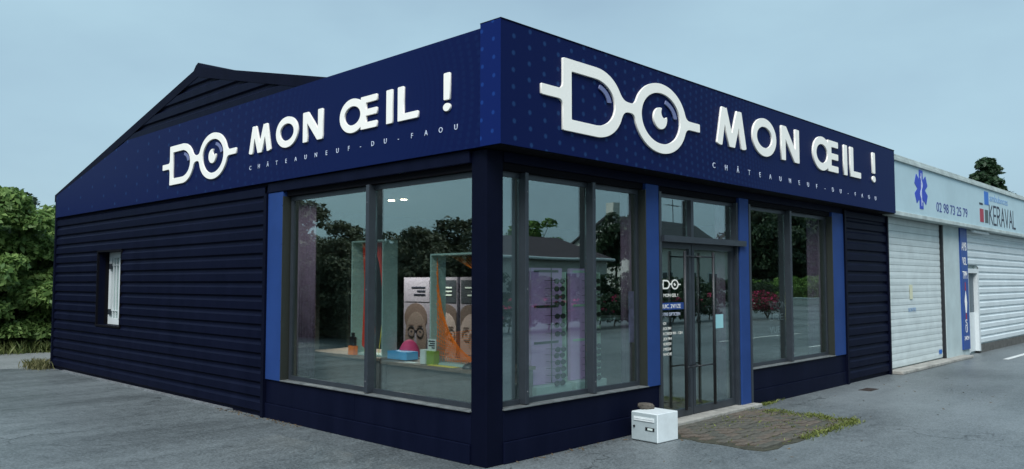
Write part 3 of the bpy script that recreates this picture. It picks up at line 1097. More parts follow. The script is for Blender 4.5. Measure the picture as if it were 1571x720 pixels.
# ------------------------------------------------------------ the white ambulance garage next door
gar = thing('garage_building', 'white clad garage building with roller door joined to the shop', 'garage', (0, 0, 0))
rd = ob('roller_door', join(box(9.80, 9.86, -0.02, 0.10, 0.06, 2.76), box(12.97, 13.04, -0.02, 0.10, 0.06, 2.76)), 'steel_dark', gar)
ns = 22
for i in range(ns):
    z = 0.075 + i * 0.1225
    ob('slat', prism([(0.05, z), (0.036, z + 0.004), (0.032, z + 0.060), (0.036, z + 0.118), (0.05, z + 0.1215)], 'x', 9.862, 12.968), 'white_slat', rd)
ob('door_backing', box(9.86, 12.97, 0.052, 0.10, 0.06, 2.78), 'white_trim', gar)
ob('door_sticker', box(11.05, 11.2, 0.019, 0.0245, 1.28, 1.55), 'cream_paper', rd)
ob('door_lettering', on_sheet(text_mesh('door_lettering', 'SORTIE', 0.10, 0.002, width=0.42), 'front', (10.95, 0.022, 1.05)), 'text_sky', rd)
ob('door_mark', box(12.72, 12.88, 0.021, 0.0255, 0.16, 0.24), 'logo_blue', rd)
ob('threshold', box(9.82, 14.2, -0.22, 0.05, 0.0, 0.055), 'concrete', gar, bevel=0.012)
ob('pillar', box(13.042, 14.66, -0.03, 0.30, 0.0, 2.80), 'white_render', gar, bevel=0.008)
sd = ob('door', join(box(14.70, 14.79, -0.02, 0.10, 0.05, 1.90), box(15.50, 15.62, -0.02, 0.10, 0.05, 1.90), box(14.79, 15.50, -0.02, 0.10, 1.80, 1.90), box(14.791, 15.499, 0.06, 0.10, 0.05, 0.92)), 'white_plastic', gar)
ob('pane', box(14.80, 15.49, 0.065, 0.075, 0.92, 1.79), 'blue_grey', sd)
ob('handle', tube((14.86, 0.03, 1.0), (14.98, 0.03, 1.0), 0.012), 'steel_dark', sd)
for i in range(16):
    z = 0.20 + i * 0.162
    pf = [(u * 0.162 / P, d) for u, d in PROF]
    ob('siding_strip', strip('front', 15.63 if z < 1.9 else 14.665, 26.0, z, 0.02, pf), 'white_siding', gar)
ob('wall', join(box(15.63, 26, 0.024, 0.14, 0.19, 2.80), box(14.662, 15.63, 0.10, 0.16, 0.0, 2.80)), 'white_render', gar)
ob('plinth', box(15.63, 26, 0.0, 0.14, 0.0, 0.188), 'concrete_dark', gar)
ob('wall', box(25.9, 26, 0.141, 11.5, 0, 3.2), 'white_siding', gar)
ob('wall', box(9.78, 26, 11.4, 11.5, 0, 3.2), 'white_siding', gar)
ob('roof', prism([(0.05, 3.25), (RIDGE_Y, 4.45), (11.6, 3.25), (11.6, 3.15), (0.05, 3.15)], 'x', 9.76, 26.05), 'tin_grey', gar)
asign = thing('fascia_sign', 'pale fascia of the garage with blue six-armed star, phone number and KERAVAL logo', 'sign')
for a, b in ((9.60, 12.50), (12.504, 16.9), (16.904, 21.4), (21.404, 26.1)):
    ob('panel', box(a, b, -0.20, -0.02, 2.84, 3.72), 'white_panel', asign)
ob('top_rail', join(box(9.60, 26.12, -0.235, -0.02, 3.722, 3.78), box(9.60, 26.12, -0.215, 0.05, 3.781, 3.835)), 'white_trim', asign, bevel=0.006)
ob('bottom_rail', box(9.60, 26.12, -0.225, -0.02, 2.765, 2.838), 'white_trim', asign, bevel=0.006)
ob('lamp_tube', tube((14.8, -0.12, 2.72), (16.1, -0.12, 2.72), 0.03, None, 10), 'white_plastic', asign)


def star_sdf(X, Y):
    s = None
    for k in range(3):
        a = R(90 + 60 * k)
        b = s_bar(X, Y, (-math.cos(a) * .365, -math.sin(a) * .365), (math.cos(a) * .365, math.sin(a) * .365), 0.105)
        s = b if s is None else np.minimum(s, b)
    return s


def snake_sdf(X, Y):
    rod = s_seg(X, Y, (0, -0.30), (0, 0.30), 0.013)
    w = np.abs(X - 0.055 * np.sin(Y * 17)) - 0.017
    return np.minimum(rod, np.maximum(w, np.abs(Y) - 0.24))


ob('star_emblem', on_sheet(outline_mesh('star_emblem', contour(star_sdf, -.42, .42, -.42, .42, .012), 0.006), 'front', (11.13, -0.2035, 3.325)), 'star_blue', asign)
ob('serpent_emblem', on_sheet(outline_mesh('serpent_emblem', contour(snake_sdf, -.12, .12, -.34, .34, .008), 0.004), 'front', (11.13, -0.209, 3.325)), 'small_letter', asign)
ob('phone_number', on_sheet(text_mesh('phone_number', '02 98 73 25 79', 0.27, 0.004, width=2.12), 'front', (12.03, -0.2025, 2.975)), 'text_navy', asign)
ob('logo_block', box(15.55, 15.90, -0.206, -0.201, 3.36, 3.66), 'logo_blue', asign)
ob('logo_block', box(15.14, 15.44, -0.206, -0.201, 2.945, 3.24), 'logo_red', asign)
ob('logo_block', box(15.56, 15.83, -0.206, -0.201, 2.945, 3.24), 'logo_green', asign)
ob('logo_dash', prism([(15.12, 3.33), (15.34, 3.33), (15.44, 3.355), (15.34, 3.375), (15.12, 3.375)], 'y', -0.206, -0.201), 'text_dark', asign)
ob('lettering', on_sheet(text_mesh('lettering', 'ambulances', 0.24, 0.004, width=1.68), 'front', (16.0, -0.2025, 3.47)), 'text_sky', asign)


def thin_letters():
    h, r = 0.42, 0.024
    segs = {'K': [((0, 0), (0, 1)), ((0, .45), (.5, 1)), ((.12, .55), (.55, 0))],
            'E': [((0, 0), (0, 1)), ((0, 0), (.45, 0)), ((0, .5), (.38, .5)), ((0, 1), (.45, 1))],
            'R': [((0, 0), (0, 1)), ((0, 1), (.35, 1)), ((.35, 1), (.5, .85)), ((.5, .85), (.5, .65)), ((.5, .65), (.35, .5)), ((.35, .5), (0, .5)), ((.25, .5), (.55, 0))],
            'A': [((0, 0), (.3, 1)), ((.3, 1), (.6, 0)), ((.12, .36), (.48, .36))],
            'V': [((0, 1), (.3, 0)), ((.3, 0), (.6, 1))],
            'L': [((0, 0), (0, 1)), ((0, 0), (.45, 0))]}
    u = 0.0
    out = []
    for ch in 'KERAVAL':
        ss = [((u + a[0] * .52, a[1] * h), (u + b[0] * .52, b[1] * h)) for a, b in segs[ch]]
        out.append((u, ss))
        u += (max(max(a[0], b[0]) for a, b in segs[ch]) * .52) + 0.10
    return out, u, r


TL, tw, rr_ = thin_letters()
for u, ss in TL:
    def fn(X, Y, ss=ss):
        s = None
        for a, b in ss:
            d = s_seg(X, Y, a, b, rr_)
            s = d if s is None else np.minimum(s, d)
        return s
    lo = contour(fn, u - .06, u + .46, -.06, .50, .010)
    me = outline_mesh('letter', lo, 0.004)
    me.transform(Matrix.Diagonal((2.56 / tw, 1, 1, 1)))
    ob('letter', on_sheet(me, 'front', (15.95, -0.2025, 2.94)), 'text_dark', asign)

ban = thing('vertical_banner', 'tall narrow blue banner with white lettering on the garage pillar', 'banner')
ob('board', box(14.10, 14.60, -0.062, -0.031, 0.16, 2.765), 'sign_blue', ban)
for s, z, sz, w in (('AMB', 2.28, .26, .36), ('VSL', 1.97, .24, .30), ('TPM', 1.67, .24, .34), ('S', .66, .2, .14), ('U', .52, .2, .14), ('24/24', .36, .12, .34)):
    ob('lettering', on_sheet(text_mesh('lettering', s, sz, 0.002, width=w), 'front', (14.35 - w / 2, -0.0635, z)), 'letter_white', ban)
ob('figure_mark', join(prism([(14.31, 1.42), (14.39, 1.42), (14.37, 1.60), (14.33, 1.60)], 'y', -0.066, -0.063), prism([(14.32, .80), (14.39, .80), (14.38, .93), (14.33, .93)], 'y', -0.066, -0.063)), 'logo_red', ban)
ob('figure_mark', prism([(14.32, .94), (14.39, .94), (14.44, 1.15), (14.40, 1.30), (14.36, 1.41), (14.31, 1.28), (14.27, 1.18)], 'y', -0.066, -0.063), 'letter_white', ban)

# ------------------------------------------------------------ paved patch in front of the door
patch = structure('paved_patch', prism([(2.30, -.142)] + [(2.30 + random.uniform(-.05, .03), -.142 - .155 * k) for k in range(1, 8)] + [(2.30 + .2 * k, -1.40 + random.uniform(-.05, .05)) for k in range(0, 12)]
                                              + [(4.58 + random.uniform(-.07, .07), -1.36 + .15 * k) for k in range(1, 8)] + [(4.60, -.142)], 'z', -0.02, 0.006), 'joint_soil')
pm = [mesh('paver', prism([(-.098, -.047), (.098, -.047), (.098, .047), (-.098, .047)], 'z', -0.02, 0.0)) for _ in range(3)]
for m_, k in zip(pm, 'abc'):
    m_.materials.append(MATS['paver_' + k])
for r_ in range(12):
    for c_ in range(12):
        x = 2.35 + (c_ + (0.5 if r_ % 2 else 0)) * 0.204
        y = -0.20 - r_ * 0.102
        if x > 4.52 or x < 2.4 or (x > 4.3 and r_ > 8 and random.random() < .5):
            continue
        o = bpy.data.objects.new('paver', pm[random.randrange(3)])
        COL.objects.link(o)
        o.parent = patch
        o.location = (x, y, 0.018 + random.uniform(-.004, .007))
        o.rotation_euler = (random.uniform(-.03, .03), random.uniform(-.03, .03), random.uniform(-.04, .04))
# moss and weeds along the edges and joints
sp = []
for _ in range(5200):
    k = random.random()
    if k < .34:
        sp.append((random.gauss(4.52, .10), random.uniform(-1.40, -.35), 0.004))
    elif k < .52:
        sp.append((random.uniform(3.1, 4.6), random.gauss(-1.40, .05), 0.004))
    elif k < .60:
        sp.append((random.gauss(5.0, .25), random.gauss(-.06, .025), 0.002))
    else:
        r_ = random.randint(0, 12)
        x = random.uniform(2.4, 4.55)
        if random.random() < (x - 2.3) / 2.3:
            sp.append((x, -0.15 - r_ * .102 + random.gauss(0, .008), 0.006))
cl = np.array(sp)
keep = (np.sin(cl[:, 0] * 9) + np.sin(cl[:, 1] * 13 + 1) + rng.random(len(cl)) * 2) > 0.4
V, F = blades(cl[keep], 0.010, 0.045, 0.006, 5, 0.9)
me = big_mesh('moss', V, F); me.materials.append(MATS['moss_blade'])
ob('moss', me, None, None, kind='stuff', label='yellow green moss and short weeds in the joints of the paved patch', category='moss')

# white letter box with a stone on top
mb = thing('letter_box', 'white metal letter box standing on the ground beside the shop door', 'letter box', (1.905, -0.155, 0.0), R(-3))
ob('body', box(0.012, 0.355, -0.325, 0.0, 0.004, 0.290), 'mailbox_white', mb, bevel=0.006)
dr_ = ob('door', box(0.0, 0.0105, -0.318, -0.007, 0.012, 0.283), 'mailbox_grey', mb, bevel=0.003)
ob('flap', join(box(-0.008, -0.0005, -0.295, -0.04, 0.205, 0.245), box(-0.012, -0.0085, -0.292, -0.043, 0.226, 0.231)), 'mailbox_white', dr_, bevel=0.002)
ob('lock', tube((-0.001, -0.045, 0.145), (-0.010, -0.045, 0.145), 0.012, None, 12), 'black_plastic', dr_)
ob('name_plate', join(box(-0.006, -0.0005, -0.295, -0.185, 0.118, 0.150)), 'black_plastic', dr_)
ob('name_card', box(-0.0085, -0.0062, -0.275, -0.215, 0.124, 0.144), 'card_white', dr_)
import bmesh
bm = bmesh.new()
bmesh.ops.create_icosphere(bm, subdivisions=3, radius=1)
for v in bm.verts:
    c = v.co
    m_ = max(abs(c.x), abs(c.y), abs(c.z))
    c *= (0.55 + 0.45 / m_)
    k = math.sin(c.x * 5 + 1) * .05 + math.sin(c.y * 7 + c.z * 4) * .05
    c *= 1 + k
    c.x *= 0.090; c.y *= 0.052; c.z *= 0.036
    c.z += 0.010 * (-c.x / .09)
me = bpy.data.meshes.new('stone'); bm.to_mesh(me); bm.free()
st = ob('stone', me, 'stone', None, label='rough brown stone lying on top of the white letter box', category='stone')
st.location = (2.115, -0.20, 0.318); st.rotation_euler = (0, 0, R(-22))
tex = bpy.data.textures.new('stone_relief', 'CLOUDS'); tex.noise_scale = 0.03
dm = st.modifiers.new('relief', 'DISPLACE'); dm.texture = tex; dm.strength = 0.012; dm.mid_level = 0.5

# leaf litter along the walls
lv = []
for _ in range(260):
    k = random.random()
    if k < .5:
        lv.append((random.gauss(-.07, .035), random.uniform(2.9, 4.8), 0.004))
    elif k < .75:
        lv.append((random.uniform(.3, 2.6), random.gauss(-.07, .05), 0.004))
    else:
        lv.append((random.uniform(1, 9), random.uniform(-2.2, -.1), 0.004))
lv = np.array(lv)
V, F = blades(lv, 0.004, 0.014, 0.012, 9, 3.0)
me = big_mesh('leaf_litter', V, F); me.materials.append(MATS['litter'])
ob('leaf_litter', me, None, None, kind='stuff', label='small dry leaves scattered at the foot of the shop walls', category='leaf litter')

# ------------------------------------------------------------ planting at the left, beyond the lane
tree('shrub_tree', 'broad leafy green shrub tree beyond the lane beside the gable end', 'tree', (0.55, 17.6, 0), 2.1, 1.75, 2.15, 95, 0.50, 95000, 0.145, 'leaf_shrub', 3, trunk_r=0.1, group='trees beyond the lane', zmin=0.05, skirt=60)
tree('shrub_tree', 'lower leafy shrub half hidden behind the gable corner', 'tree', (3.0, 19.0, 0), 2.0, 1.55, 1.9, 60, 0.55, 26000, 0.13, 'leaf_shrub', 4, trunk_r=0.1, group='trees beyond the lane', zmin=0.05, skirt=40)
tree('dark_tree', 'taller dark tree rising behind the leafy shrub at the left edge', 'tree', (0.3, 21.5, 0), 2.0, 1.7, 2.75, 60, 0.55, 24000, 0.13, 'leaf_dark', 5, group='trees beyond the lane', zmin=0.05)
tree('shrub_tree', 'bushy dull green shrub tree left of the lane end', 'tree', (-3.2, 17.8, 0), 2.2, 1.9, 2.2, 60, 0.6, 14000, 0.15, 'leaf_olive', 6, trunk_r=0.1, group='trees beyond the lane', zmin=0.05, skirt=40)
tree('shrub_tree', 'farthest dull green shrub tree along the lane to the left', 'tree', (-7.2, 18.2, 0), 2.4, 2.0, 2.4, 60, 0.6, 12000, 0.16, 'leaf_olive', 7, trunk_r=0.1, group='trees beyond the lane', zmin=0.05)
tree('shrub_tree', 'green shrub tree behind the shop gable', 'tree', (6.5, 19.0, 0), 2.4, 1.7, 2.0, 50, 0.6, 9000, 0.16, 'leaf_shrub', 8, trunk_r=0.1, group='trees beyond the lane', zmin=0.05)
for i, (x, y, lab) in enumerate(((-1.3, 16.6, 'low bramble bush at the lane edge near the left of the frame'), (0.5, 16.7, 'low bramble bush under the broad shrub tree'), (2.0, 17.0, 'low bramble bush tucked behind the gable corner'))):
    tree('bramble_bush', lab, 'bush', (x, y, 0), .95, .45, .45, 30, .32, 11000, .10, 'leaf_shrub', 30 + i, trunk_r=.03, group='brambles along the lane', zmin=.0)
sp = [(random.uniform(-8, 7), random.gauss(16.0, .28), -0.02) for _ in range(16000)]
V, F = blades(sp, 0.05, 0.34, 0.008, 21, 0.5)
me = big_mesh('grass', V, F); me.materials.append(MATS['grass_blade'])
ob('grass', me, None, None, kind='stuff', label='long rough grass along the far edge of the lane', category='grass')
sp = [(-0.16 + random.gauss(0, .10), 11.80 + random.gauss(0, .20), 0.0) for _ in range(1100)]
V, F = blades(sp, 0.02, 0.20, 0.005, 22, 0.5)
me = big_mesh('weeds', V, F); me.materials.append(MATS['grass_dry'])
ob('weeds', me, None, None, kind='stuff', label='dry weeds growing at the far corner of the clad wall', category='weeds')
tree('conifer', 'dark pointed tree showing above the roof of the white garage', 'tree', (44.2, 6.3, 0), 1.9, 3.0, 5.4, 90, 0.8, 26000, 0.24, 'leaf_conifer', 12, cone=True, trunk_r=0.16)

# ------------------------------------------------------------ inside the shop


def table(loc, sx, sy, h, label):
    t = thing('display_table', label, 'table', loc, 0, 'display tables in the window')
    ob('tabletop', box(0, sx, 0, sy, h - 0.035, h), 'wood_top', t, bevel=0.004)
    for x in (0.02, sx - 0.07):
        for y in (0.02, sy - 0.07):
            ob('leg', box(x, x + .05, y, y + .05, 0, h - .036), 'wood_grey', t)
    ob('apron', box(0.03, 0.05, 0.075, sy - .075, 0.12, h - .037), 'wood_grey', t)
    return t


table((0.42, 2.10, 0.046), 0.72, 1.46, 0.73, 'wooden display table under the string panel with red and yellow cords')
table((0.36, 0.42, 0.046), 0.74, 1.58, 0.715, 'wooden display table under the orange string panel')


def string_box(loc, w, d, h, label, fans):
    t = thing('string_display', label, 'display', loc, 0, 'string art displays')
    ob('side_panel', box(0, d, 0, 0.018, 0, h), 'aqua_board', t)
    ob('side_panel', box(0, d, w - .018, w, 0, h), 'aqua_board', t)
    ob('top_panel', box(0, d, .019, w - .019, h - .018, h), 'aqua_board', t)
    ob('base_panel', box(0, d, .019, w - .019, 0, .018), 'aqua_board', t)
    for mt, pts in fans:
        ob('strings', join(*[tube(a, b, 0.0030, None, 4) for a, b in pts]), mt, t)
    return t


def fan(a0, a1, b0, b1, n, x):
    """Cords from points along a0-a1 to points along b0-b1 (y, z)."""
    out = []
    for i in range(n):
        t = i / (n - 1)
        xx = x + 0.008 * math.sin(i * 1.7)
        out.append(((xx, a0[0] + (a1[0] - a0[0]) * t, a0[1] + (a1[1] - a0[1]) * t), (x, b0[0] + (b1[0] - b0[0]) * t, b0[1] + (b1[1] - b0[1]) * t)))
    return out


string_box((0.50, 2.15, 0.777), 0.60, 0.20, 1.295, 'tall aqua display box strung with red and yellow cords',
           [('cord_red', fan((0.10, 1.27), (0.28, 1.27), (0.10, 0.35), (0.10, 0.9), 22, 0.08) + fan((0.40, 1.27), (0.46, 1.27), (0.46, .1), (0.34, .02), 16, .06)),
            ('cord_yellow', fan((0.05, .95), (0.05, .10), (0.20, .02), (0.10, .55), 24, .10) + fan((0.35, 1.27), (0.40, 1.27), (0.40, .02), (0.50, .02), 18, .12))])
string_box((0.50, 0.38, 0.762), 0.97, 0.20, 1.13, 'wide aqua display box strung with fans of orange cord',
           [('cord_orange', fan((.93, 1.09), (.93, .10), (.91, .03), (.10, .03), 22, .06) + fan((.74, 1.10), (.12, 1.10), (.05, .80), (.05, .30), 15, .10)
             + fan((.05, .52), (.05, .06), (.12, .03), (.86, .03), 15, .13) + fan((.92, .30), (.92, .06), (.10, .40), (.04, .10), 14, .09))])
B_ = lambda nm, v, m_, lab, cat, bev=0.003: ob(nm, v, m_, None, bevel=bev, label=lab, category=cat)
B_('blue_box', box(0.50, 0.66, 1.73, 2.06, 0.770, 0.855), 'box_cyan', 'low bright blue box on the table between the string displays', 'box')
B_('card_box', box(0.42, 0.50, 1.33, 1.41, 0.763, 0.91), 'card_white', 'small white card box in front of the orange string display', 'box')
B_('card_box', box(0.43, 0.51, 1.21, 1.32, 0.763, 0.90), 'card_green', 'small green carton in front of the orange string display', 'box')
pc = thing('price_card', 'white price card with dark printed lines standing above the green carton', 'card', (0.46, 1.21, 0.90))
ob('card', box(0, 0.008, 0, 0.12, 0.0, 0.12), 'card_white', pc)
ob('print', join(*[box(-0.002, -0.0005, 0.012, q, 0.092 - i * .022, 0.104 - i * .022) for i, q in enumerate((.108, .09, .105, .06))]), 'text_dark', pc)
B_('leaflet', box(0.38, 0.46, 0.85, 1.25, 0.763, 0.768), 'card_yellow', 'yellow leaflets lying along the edge of the display table', 'leaflet', 0)
B_('leaflet', box(0.40, 0.47, 1.48, 1.66, 0.763, 0.767), 'card_white', 'pale leaflet lying flat on the display table', 'leaflet', 0)


def dome(r, h, n=18, rings=7):
    V, F = [(0, 0, h)], []
    for k in range(1, rings + 1):
        t = k / rings * math.pi / 2
        for i in range(n):
            a = 2 * math.pi * i / n
            V.append((r * math.sin(t) * math.cos(a), r * math.sin(t) * math.sin(a) * .8, h * math.cos(t)))
    for i in range(n):
        F.append((0, 1 + i, 1 + (i + 1) % n))
    for k in range(rings - 1):
        for i in range(n):
            a, b = 1 + k * n + i, 1 + k * n + (i + 1) % n
            F.append((a, a + n, b + n, b))
    F.append(tuple(1 + (rings - 1) * n + i for i in range(n))[::-1])
    return V, F


ht = thing('cap', 'pink rounded cap with a small peak behind the bright blue box', 'cap', (0.74, 1.98, 0.777))
ob('crown', dome(0.13, 0.19), 'hat_pink', ht, smooth=True)
ob('peak', prism([(-.21, -.07), (-.20, .06), (-.10, .09), (-.10, -.09)], 'z', 0.0, 0.012), 'hat_pink', ht)
gc = ob('glasses_case', dome(0.085, 0.055), 'black_plastic', None, smooth=True, label='black glasses case on the table beside the corner post', category='case')
gc.location = (0.48, 0.72, 0.763)
fg = thing('figurine', 'small dark boxed figurine beside the red and yellow string display', 'figurine', (0.47, 2.66, 0.777))
ob('base', box(-.03, .03, -.05, .05, 0, .10), 'cord_orange', fg)
ob('body', join(box(-.02, .02, -.045, .045, .101, .20), box(-.015, .015, -.02, .02, .20, .25)), 'black_plastic', fg, bevel=0.008)
# advertising panels with close-up faces wearing glasses
for i, (x, y, skin, lab) in enumerate(((2.30, 3.47, 'skin_dark', 'tall poster panel with a dark face in glasses behind the display box'),
                                       (2.30, 2.92, 'skin_light', 'tall poster panel with a pale face in brown glasses inside the shop'),
                                       (2.30, 2.36, 'skin_light', 'tall poster panel with a pale face behind the orange strings'))):
    t = thing('poster_panel', lab, 'poster', (x, y, 0.046), R(0), 'poster panels inside the shop')
    w = (0.58, 0.50, 0.50)[i]
    ob('board', box(0, 0.05, 0, w, 0, 1.62), 'poster_grey', t)
    ob('header', box(-0.004, -0.0005, 0.02, w - .02, 1.28, 1.58), 'poster_navy' if i else 'poster_grey', t)
    ob('print', join(*[box(-0.008, -0.0045, .10, .40 - q, 1.47 - k * .05, 1.49 - k * .05) for k, q in enumerate((0, .12, .05))]), 'card_white' if i else 'text_dark', t)
    ell = lambda cx, cz, rx_, rz_, n=24: [(cx + rx_ * math.cos(q), cz + rz_ * math.sin(q)) for q in np.linspace(0, 2 * math.pi, n, endpoint=False)]
    c = w / 2 + (.02, -.03, .04)[i]                       # a close-up face: hair, face, brows, eyes, nose, mouth, beard
    ob('hair', prism([(min(w - .01, max(.01, y_)), z_) for y_, z_ in ell(c, 1.06, .25, .20)], 'x', -0.004, -0.0005), 'hair_brown', t)
    ob('face', prism([(min(w - .012, max(.012, y_)), z_) for y_, z_ in ell(c - .01, .78, .235, .36)], 'x', -0.007, -0.0045), skin, t)
    ob('beard', prism([(min(w - .012, max(.012, y_)), z_) for y_, z_ in ell(c - .01, .47, .15, .07)], 'x', -0.009, -0.0075), 'hair_brown', t)
    ob('mouth', prism(ell(c - .01, .62, .065, .018, 12), 'x', -0.0105, -0.0093), skin, t)
    ob('nose', prism([(c - .035, .70), (c + .03, .70), (c + .005, .86), (c - .01, .86)], 'x', -0.009, -0.0075), 'poster_grey' if skin == 'skin_dark' else 'skin_shade', t)
    for sg in (-1, 1):
        cx = c - .01 + sg * .095
        ob('eye', prism(ell(cx, .865, .022, .009, 12), 'x', -0.009, -0.0075), 'text_dark', t)
        ob('brow', prism([(cx - .055, .945), (cx + .055, .945), (cx + .045, .962), (cx - .045, .962)], 'x', -0.009, -0.0075), 'hair_brown', t)
    rims = []
    for sg in (-1, 1):
        ring = ell(c - .01 + sg * .095, .865, .075, .07, 18)
        rims += [tube((-0.011, *ring[k]), (-0.011, *ring[(k + 1) % 18]), .0035, None, 4) for k in range(18)]
    rims.append(tube((-0.011, c - .03, .88), (-0.011, c + .01, .88), .005, None, 4))
    ob('glasses_print', join(*rims), 'hair_brown' if skin == 'skin_light' else 'text_dark', t)
B_('folding_screen', box(1.0, 1.03, 3.56, 4.19, 0.046, 1.97), 'screen_green', 'dark green screen standing behind the left end of the side window', 'screen')
# plum racks of spectacles in the front window


def spectacles():
    parts = []
    for s in (-1, 1):
        ring = [(s * .033 + .027 * math.cos(a), 0, .022 * math.sin(a)) for a in np.linspace(0, 2 * math.pi, 13)]
        parts += [tube(ring[k], ring[k + 1], .0042, None, 5) for k in range(12)]
        parts.append(tube((s * .060, 0, .008), (s * .066, .12, .004), .003, None, 4))
        parts.append(prism([(s * .033 + .025 * math.cos(a), .020 * math.sin(a)) for a in np.linspace(0, 2 * math.pi, 12, endpoint=False)], 'y', -.001, .001))
    parts.append(tube((-.008, 0, .008), (.008, 0, .008), .004, None, 5))
    return join(*parts)


spec_me = mesh('spectacles', spectacles()); spec_me.materials.append(MATS['black_plastic'])
for ri, (x0, x1, lab) in enumerate(((1.12, 1.60, 'plum display rack with rows of dark glasses nearest the corner'), (1.74, 2.19, 'second plum display rack with glasses behind the mullion'))):
    t = thing('display_rack', lab, 'rack', (x0, 0.5, 0.046), 0, 'plum spectacle racks')
    w = x1 - x0
    ob('board', box(0, w, 0, 0.04, 0.51, 1.70), 'display_plum', t)
    ob('label_strip', join(*[box(.04, w - .06, -.004, -.0005, z, z + .025) for z in (1.655, 1.29, .92)]), 'black_plastic' if ri == 0 else 'glass_green', t)
    ob('rail', tube((w * .62, -0.012, .52), (w * .62, -0.012, 1.70), .006, None, 6), 'steel_grey', t)
    ob('base', box(-.05, w + .02, -.12, .30, 0.0, .505), 'aqua_board', t, bevel=0.004)
    ob('glass_edge', box(w + .03, w + .045, -0.02, .10, .46, 1.66), 'glass_green', t)
    k = 0
    for z in (1.56, 1.48, 1.40, 1.33, 1.20, 1.11, 1.02, .86, .80, .73, .66, .59, .52):
        o = bpy.data.objects.new('spectacles', spec_me)
        COL.objects.link(o)
        o.location = (x0 + w * .62 + random.uniform(-.01, .01), 0.37, z + .05)
        o['label'] = ('pair of dark glasses hung on the plum rack nearest the corner', 'pair of dark glasses on the second plum rack behind the mullion')[ri]
        o['category'] = 'glasses'
        o['group'] = ('glasses on the first plum rack', 'glasses on the second plum rack')[ri]
        o.scale = (1.35, 1, 1.1)
for x, y, power, lab in ((1.94, 3.89, 110, 'left of two small lit ceiling spots seen in the side window'), (1.99, 3.68, 110, 'right of two small lit ceiling spots seen in the side window'), (7.9, 1.75, 25, 'small lit ceiling spot seen at the top of the second front window')):
    t = thing('ceiling_spot', lab, 'lamp', (x, y, 2.749), 0, 'ceiling spots')
    ob('ring', tube((0, 0, -.012), (0, 0, 0), .065, None, 16), 'white_plastic', t)
    ob('bulb', tube((0, 0, -.02), (0, 0, -.0125), .045, None, 16), 'lamp_warm', t)
    ld = bpy.data.lights.new('spot_light', 'SPOT'); ld.energy = power; ld.spot_size = R(125); ld.spot_blend = 0.8; ld.color = (1.0, 0.95, 0.86); ld.shadow_soft_size = 0.05
    lo = bpy.data.objects.new('spot_light', ld); COL.objects.link(lo); lo.parent = t; lo.location = (0, 0, -.05)
t = thing('counter', 'long pale counter at the back of the shop', 'counter', (4.6, 3.2, 0.046))
ob('body', box(0, 2.2, 0, .6, 0, .92), 'wood_grey', t)
ob('worktop', box(-.05, 2.25, -.05, .65, .921, .96), 'aqua_board', t)

# ------------------------------------------------------------ across the car park: what the windows mirror


def house(name, label, x0, x1, y0, y1, eave, ridge, roofmat, wins, chimney=None, gable_over=0.25, group=None):
    h = thing(name, label, 'house', ((x0 + x1) / 2, (y0 + y1) / 2, 0), 0, group)
    cx, cy = (x0 + x1) / 2, (y0 + y1) / 2
    a, b = (x1 - x0) / 2, (y1 - y0) / 2
    ob('wall', join(box(-a, a, -b, b, 0, eave)), 'house_white', h)
    ob('gable', prism([(-b, eave), (b, eave), (0, ridge - .12)], 'x', -a + .002, a - .002), 'house_white', h)
    rf = ob('roof', join(prism([(-b - .4, eave - .1), (0, ridge), (0, ridge - .18), (-b - .4, eave - .25)], 'x', -a - gable_over, a + gable_over),
                         prism([(b + .4, eave - .1), (0, ridge - .001), (0, ridge - .181), (b + .4, eave - .25)], 'x', -a - gable_over, a + gable_over)), roofmat, h)
    ob('gutter', tube((-a - .2, b + .45, eave - .16), (a + .2, b + .45, eave - .16), .08, None, 8), 'white_plastic', rf)
    for wx, wz, ww, wh in wins:
        w = ob('window', box(wx - ww / 2, wx + ww / 2, b + .002, b + .06, wz, wz + wh), 'white_plastic', h)
        for s in (-1, 1):
            ob('pane', box(wx + s * ww / 4 - ww / 4 + .06, wx + s * ww / 4 + ww / 4 - .03, b + .062, b + .07, wz + .08, wz + wh - .08), 'house_glass', w)
    if chimney is not None:
        c = ob('chimney', box(chimney - .4, chimney + .4, -.35, .35, ridge - .6, ridge + 1.0), 'house_white', rf)
    return h


house('bungalow', 'low white bungalow with dark brown roof mirrored in the front window', 14, 33.5, -32, -24, 3.05, 4.35, 'roof_brown', [(-5, 1.0, 1.6, 1.3), (-1, 1.0, 1.6, 1.3), (3, 1.0, 1.6, 1.3), (6.5, 0.1, 1.1, 2.1)])
hb = house('house', 'white house with dark slate roof and chimney mirrored above the door', 47, 59.5, -38, -30, 4.5, 7.0, 'roof_slate', [(-4, 1.0, 1.3, 1.4), (-.5, 1.0, 1.3, 1.4), (3.2, 1.0, 1.3, 1.4)], chimney=-5.6)
an = thing('aerial', 'thin television aerial on the roof of the slate-roofed house', 'aerial', (56.5, -34, 6.9))
ob('mast', tube((0, 0, -.1), (0, 0, 2.0), .04, None, 6), 'steel_dark', an)
ob('boom', join(tube((-1.1, 0, 1.5), (1.1, 0, 1.5), .025, None, 5), *[tube((q, -.35, 1.5), (q, .35, 1.5), .015, None, 4) for q in (-1, -.6, -.2, .2, .6, 1)]), 'steel_dark', an)


